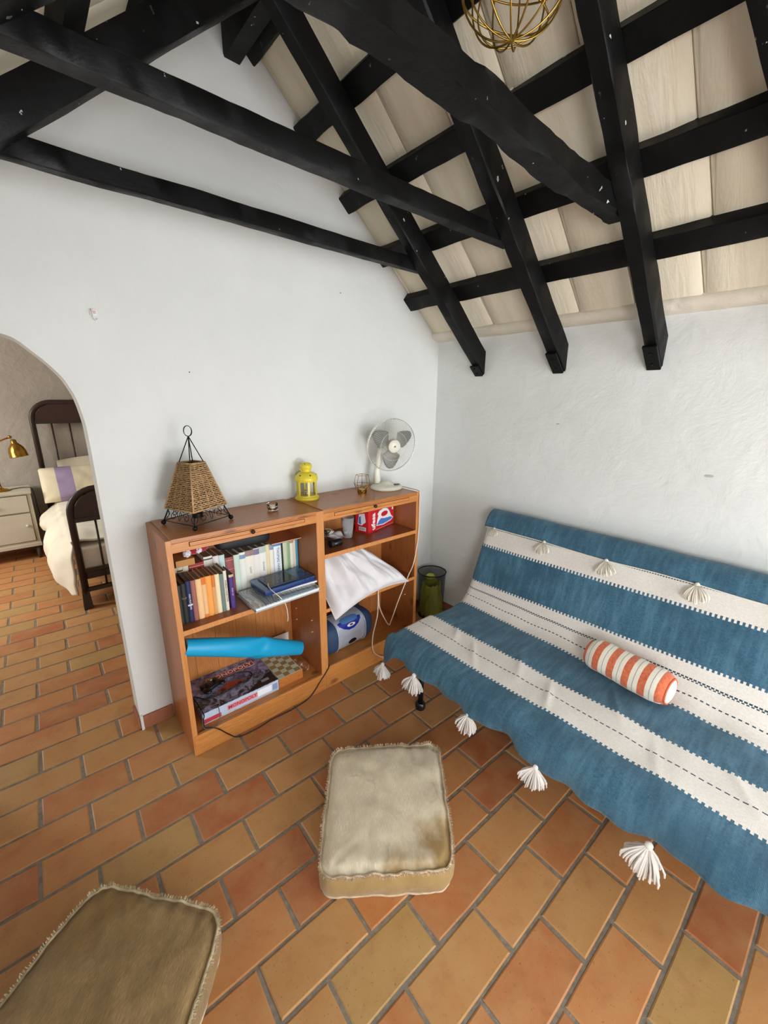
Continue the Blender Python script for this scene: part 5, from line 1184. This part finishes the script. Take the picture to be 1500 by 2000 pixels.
pouf('olive brown velvet floor cushion cut off at the lower left', [(-2.252, -.742), (-1.985, -1.070), (-2.30, -1.44), (-2.628, -1.01)], .135, pouf_mat('olive brown velvet', '#a88a5c', '#77603b', '#74562a', (.06, -.35)), plain('frayed pale edge', '#cbbb98', .9, var=.3, bscale=200), 9)

# ================================================================== PENDANT AND WALL BITS
pe = thing('pendant_lamp', 'gold wire cage pendant hanging at the top edge', 'lamp', (-1.315, -1.362, 2.362))
pc = Vector((-1.315, -1.362, 2.362)); PR = .106
for k in range(6):
    a = k*PI/6; MB().tube([pc+Vector((PR*math.cos(a)*math.cos(q*PI/24), PR*math.sin(a)*math.cos(q*PI/24), PR*1.05*math.sin(q*PI/24))) for q in range(-12, 37)][:48], .0019, 6, closed=True).build('cage_wire', M['gold'], pe, True)
for z_, tl in ((-.058, .35), (-.058, -.35), (.0, .25)):
    r_ = math.sqrt(PR*PR-z_*z_)*.985
    MB().tube([pc+Matrix.Rotation(tl, 3, 'X') @ Vector((r_*math.cos(q*PI/20), r_*math.sin(q*PI/20), z_)) for q in range(40)], .0019, 6, closed=True).build('cage_wire', M['gold'], pe, True)
MB().tube([pc+Vector((0, 0, PR*1.05)), (-1.30, -1.362, 2.865)], .0025, 6).build('flex', M['black_cord'], pe, True)
MB().lathe([(0, 0), (.018, 0), (.018, .05), (.008, .06), (0, .06)], 16, pc+Vector((0, 0, .08))).build('lamp_holder', M['gold'], pe, True, auto=40)
bu = MB(); bu.lathe([(0, -.035), (.02, -.03), (.03, -.01), (.03, .008), (.02, .03), (.013, .045), (.013, .06), (0, .06)], 18, pc+Vector((0, 0, .03))); bu.build('bulb', M['glass'], pe, True)
hk = thing('wall_hook', 'white adhesive hook on the partition wall above the arch', 'hook', (-1.918, -.001, 1.855))
MB().box((-.013, -.004, -.012), (.010, 0, .012), bev=.002).build('plate', M['white'], hk, local=True)
MB().tube([(-.008, -.006, .01), (-.007, -.014, .0), (-.004, -.016, -.02), (.002, -.010, -.028), (.008, -.008, -.022)], .0022, 6).build('hook', M['white'], hk, True, local=True); MB().box((-.004, -.0065, -.004), (.006, -.0038, .006)).build('pink_mark', plain('pinkish scrap', '#d8b9b6', .6), hk, local=True)
for i, (p, l_) in enumerate([((-.788, 0, 2.09), 'small nail high on the partition wall near the tie beam'), ((-1.599, 0, 1.656), 'small nail hole scar low on the partition wall above the wicker lamp')]):
    tag(MB().lathe([(0, 0), (.003, 0), (.0026, .0012), (.0009, .002), (.0009, .006), (0, .006)], 8, xf=XF(p, rx=PI/2)).build('nail', plain('rusty grey nail', '#6d6964', .6), None), l_, 'nail')
DT = plain('greyish scuff', '#b9b7b2', .9)
for p, r_ in (((-.0005, -1.585, 1.245), .018), ((-.0005, -.624, 1.412), .004), ((-.0005, -.888, 1.426), .010)):
    MB().lathe([(0, 0), (r_, 0), (r_*.8, .0006), (0, .0008)], 9, xf=XF(p, ry=-PI/2) @ Matrix.Diagonal((.35, 1, 1, 1))).build('scuff', DT, bpy.data.objects['wall_right'])

# ================================================================== BEDROOM THROUGH THE ARCH
bed = thing('bed', 'single bed with dark metal head and foot seen through the arch', 'bed', (-1.6, 2.45, 0))
BM_ = M['bedmetal']
def bedend(y, x0, x1, z0, zt, rr, rail, name, bars, low):
    pts = [(x0, y, z0)]; 
    for q in range(9): a = PI-q*PI/16; pts.append((x0+rr+rr*math.cos(a), y, zt-rr+rr*math.sin(a)))
    for q in range(9): a = PI/2-q*PI/16; pts.append((x1-rr+rr*math.cos(a), y, zt-rr+rr*math.sin(a)))
    pts.append((x1, y, z0)); MB().tube(pts, .026, 8, flat=.8).build(name, BM_, bed, True)
    out = [(x0+.02, rail)]+[(p[0]+(.02 if p[0] < (x0+x1)/2 else -.02), p[2]-.015) for p in pts[1:-1] if p[2] > rail]+[(x1-.02, rail)]
    MB().prism(out, y-.008, y+.008, 'y').build('panel', M['bedpanel'], bed); MB().box((x0, y-.013, rail-.03), (x1, y+.013, rail)).build('rail', BM_, bed)
    MB().box((x0, y-.012, low-.03), (x1, y+.012, low)).build('rail', BM_, bed)
    for k in range(bars):
        x = x0+(x1-x0)*(k+1)/(bars+1); MB().tube([(x, y, low), (x, y, rail-.02)], .0075, 8).build('bar', BM_, bed, True)
bedend(3.36, -2.12, -1.26, .05, 1.478, .17, 1.30, 'headboard_frame', 5, .45)
bedend(1.58, -2.046, -1.22, .12, .905, .17, .70, 'footboard_frame', 5, .16)
MB().box((-2.03, 1.574, .285), (-1.24, 1.588, .31)).build('rail', BM_, bed)
for x in (-2.048, -1.22): 
    MB().add([(x-.03, 1.55, 0), (x+.03, 1.55, 0), (x+.03, 1.61, 0), (x-.03, 1.61, 0), (x-.022, 1.56, .14), (x+.022, 1.56, .14), (x+.022, 1.60, .14), (x-.022, 1.60, .14)], [(0, 1, 2, 3), (4, 5, 6, 7), (0, 1, 5, 4), (1, 2, 6, 5), (2, 3, 7, 6), (3, 0, 4, 7)]).build('foot', BM_, bed)
scr = MB().tube(smoothpts([(-1.90, 1.57, .80), (-1.87, 1.57, .83), (-1.85, 1.57, .80), (-1.88, 1.57, .77), (-1.87, 1.57, .73)]), .004, 5); scr.build('ornament', plain('worn bronze', '#6a5744', .4, .4), bed, True)
MB().box((-2.06, 1.62, .27), (-1.25, 3.32, .47), bev=.03).build('mattress', M['seatback'], bed, True); MB().box((-2.04, 1.60, .22), (-1.27, 3.33, .27)).build('bed_base', BM_, bed)
du = thing('duvet', 'cream duvet hanging over the near left side of the bed', 'bedding', (-1.7, 2.4, .5))
def duv(u, v):
    # v along the bed (0 foot .. 1 head), u from the left hem over the top to the right side
    y = 1.64+1.50*v; s = u*1.55
    top = .500+.02*noise.noise((s*4, y*3, 0))
    L_ = .46
    if s < L_:
        t = 1-s/L_; zb_ = .18+.10*v+.05*math.sin(y*7)
        x = -2.075-(.135+.03*math.sin(y*11))*math.sin(min(1, t*1.25)*PI/2)**.8+.03*t*t; z = (top-.012)*(1-t**1.15)+zb_*t**1.15
        z = min(z, top-.012); kx = min(1, (v+.02)/.20)**.5; x = -2.045+(x+2.045)*kx; z -= .07*max(0, 1-v/.25)*t
        x -= .012*noise.noise((y*9, z*6, 3))+.008*math.sin(y*38+z*9)*t
    else:
        x = -2.075+(s-L_)*.80; z = top+.02*math.exp(-((s-L_-.1)/.12)**2)
    z += .008*noise.noise((x*9, y*8, 4))+.012*noise.noise((x*3, y*4, 8)); x += .008*noise.noise((y*12, z*12, 7))
    return (x, y, max(z, .09))
b = MB(); b.grid(duv, 90, 90); o = b.build('cover', M['bedding'], du, True); md = o.modifiers.new('t', 'SOLIDIFY'); md.thickness = .012
bp = thing('bed_pillow', 'cream pillow with a lilac band against the bed head', 'pillow', (-1.8, 3.2, .6))
def bpf(top):
    def f(u, v):
        a, b_ = 2*u-1, 2*v-1; e = (max(0, 1-a**4)*max(0, 1-b_**4))**.5; x = -2.16+.74*u; th = .075*e*(1 if top else -.5)
        p = Vector((x, 3.06+.22*v, .535+.31*v)); return p+Vector((0, -.83, .55))*(th+.008*noise.noise((u*8, v*5, 2)))
    return f
b = MB(); b.grid(bpf(1), 40, 24); b.grid(bpf(0), 40, 24)
PM = NT('banded pillowcase'); sxx = PM.n('ShaderNodeSeparateXYZ'); PM.l(PM.coord(), sxx.inputs[0])
k1 = PM.math('MULTIPLY', PM.math('GREATER_THAN', sxx.outputs[0], -.235), PM.math('LESS_THAN', sxx.outputs[0], -.10)); PM.set('Base Color', PM.mix(k1, srgb('#e2d8bc'), srgb('#a795b8'))); PM.set('Roughness', .9); PM.bump(PM.noise(PM.coord(), 14, 4), .5, .01)
b.build('pillowcase', PM.m, bp, True)
bp2 = thing('bed_pillow', 'second cream pillow lying behind the banded one', 'pillow', (-1.7, 3.27, .7)); b = MB(); b.grid(lambda u, v: (-2.0+.6*u, 3.20+.12*v, .62+.285*v+.03*math.sin(PI*u)), 12, 12); o = b.build('pillowcase', M['bedding'], bp2, True); md = o.modifiers.new('t', 'SOLIDIFY'); md.thickness = .05
GP = plain('nightstand shade', '#4e463a', .8)
ns = thing('nightstand', 'aged cream painted nightstand beside the bed', 'nightstand', (-2.53, 3.24, 0)); CB = M['cabinet']
nx0, nx1, ny0, ny1 = -2.80, -2.252, 3.06, 3.42
MB().box((nx0-.01, ny0-.015, .648), (nx1+.008, ny1, .672), bev=.004).build('top', CB, ns); MB().box((nx0, ny0, .15), (nx1, ny1, .648), bev=.002).build('carcass', CB, ns)
MB().box((nx0-.006, ny0-.010, .13), (nx1+.006, ny1, .165), bev=.004).build('base_moulding', CB, ns)
for x in (nx0+.03, nx1-.03):
    for y in (ny0+.03, ny1-.03): MB().tube([(x, y, .13), (x, y, 0)], [.022, .014], 10).build('leg', GP, ns, True)  # legs coloured dark to stand for the shade under the cabinet
def front(z0, z1, nm):
    MB().box((nx0+.028, ny0-.0015, z0-.004), (nx1-.028, ny0+.001, z1+.004)).build('gap', GP, ns); d = MB().box((nx0+.032, ny0-.010, z0), (nx1-.032, ny0+.001, z1), bev=.004).build(nm, CB, ns); return d
d = front(.475, .635, 'drawer'); MB().sphere(((nx0+nx1)/2, ny0-.022, .555), .016, 12, 8).build('knob', CB, d, True)
d = front(.19, .462, 'door'); MB().sphere((nx1-.07, ny0-.022, .345), .014, 12, 8).build('knob', CB, d, True)
tl = thing('table_lamp', 'brass adjustable table lamp on the nightstand', 'lamp', (-2.455, 3.2, .672)); BR = M['brass']
MB().lathe([(0, 0), (.066, 0), (.068, .006), (.055, .016), (.03, .024), (.014, .034), (.012, .05), (0, .05)], 28).build('base', BR, tl, True, local=True, auto=50)
MB().tube([(0, 0, .04), (0, 0, .42)], .008, 10).build('stem', BR, tl, True, local=True); MB().tube([(0, 0, .42), (.04, -.02, .45), (.145, -.03, .495)], .007, 10).build('arm', BR, tl, True, local=True)
for p in ((0, 0, .42), (.148, -.03, .497)): MB().sphere(p, .016, 12, 8).build('joint', BR, tl, True, local=True)
SHF = XF((.165, -.03, .475), ry=-.12)
o = MB().lathe([(.012, .0), (.020, -.004), (.022, -.03), (.03, -.04), (.055, -.075), (.066, -.11), (.070, -.155), (.0725, -.16)], 30, xf=SHF, cap=False).build('shade', BR, tl, True, local=True); md = o.modifiers.new('t', 'SOLIDIFY'); md.thickness = .001
MB().sphere((0, 0, -.09), .026, 14, 10, xf=SHF).build('bulb', M['white'], tl, True, local=True)
tag(MB().tube(smoothpts([(-2.40, 3.22, .677), (-2.34, 3.26, .677), (-2.28, 3.25, .678), (-2.238, 3.22, .67), (-2.225, 3.22, .6), (-2.222, 3.24, .48), (-2.215, 3.28, .3), (-2.21, 3.36, .2)]), .0035, 6).build('power_cable', M['black_cord'], None, True), 'dark lamp cable running off the nightstand top', 'cable')
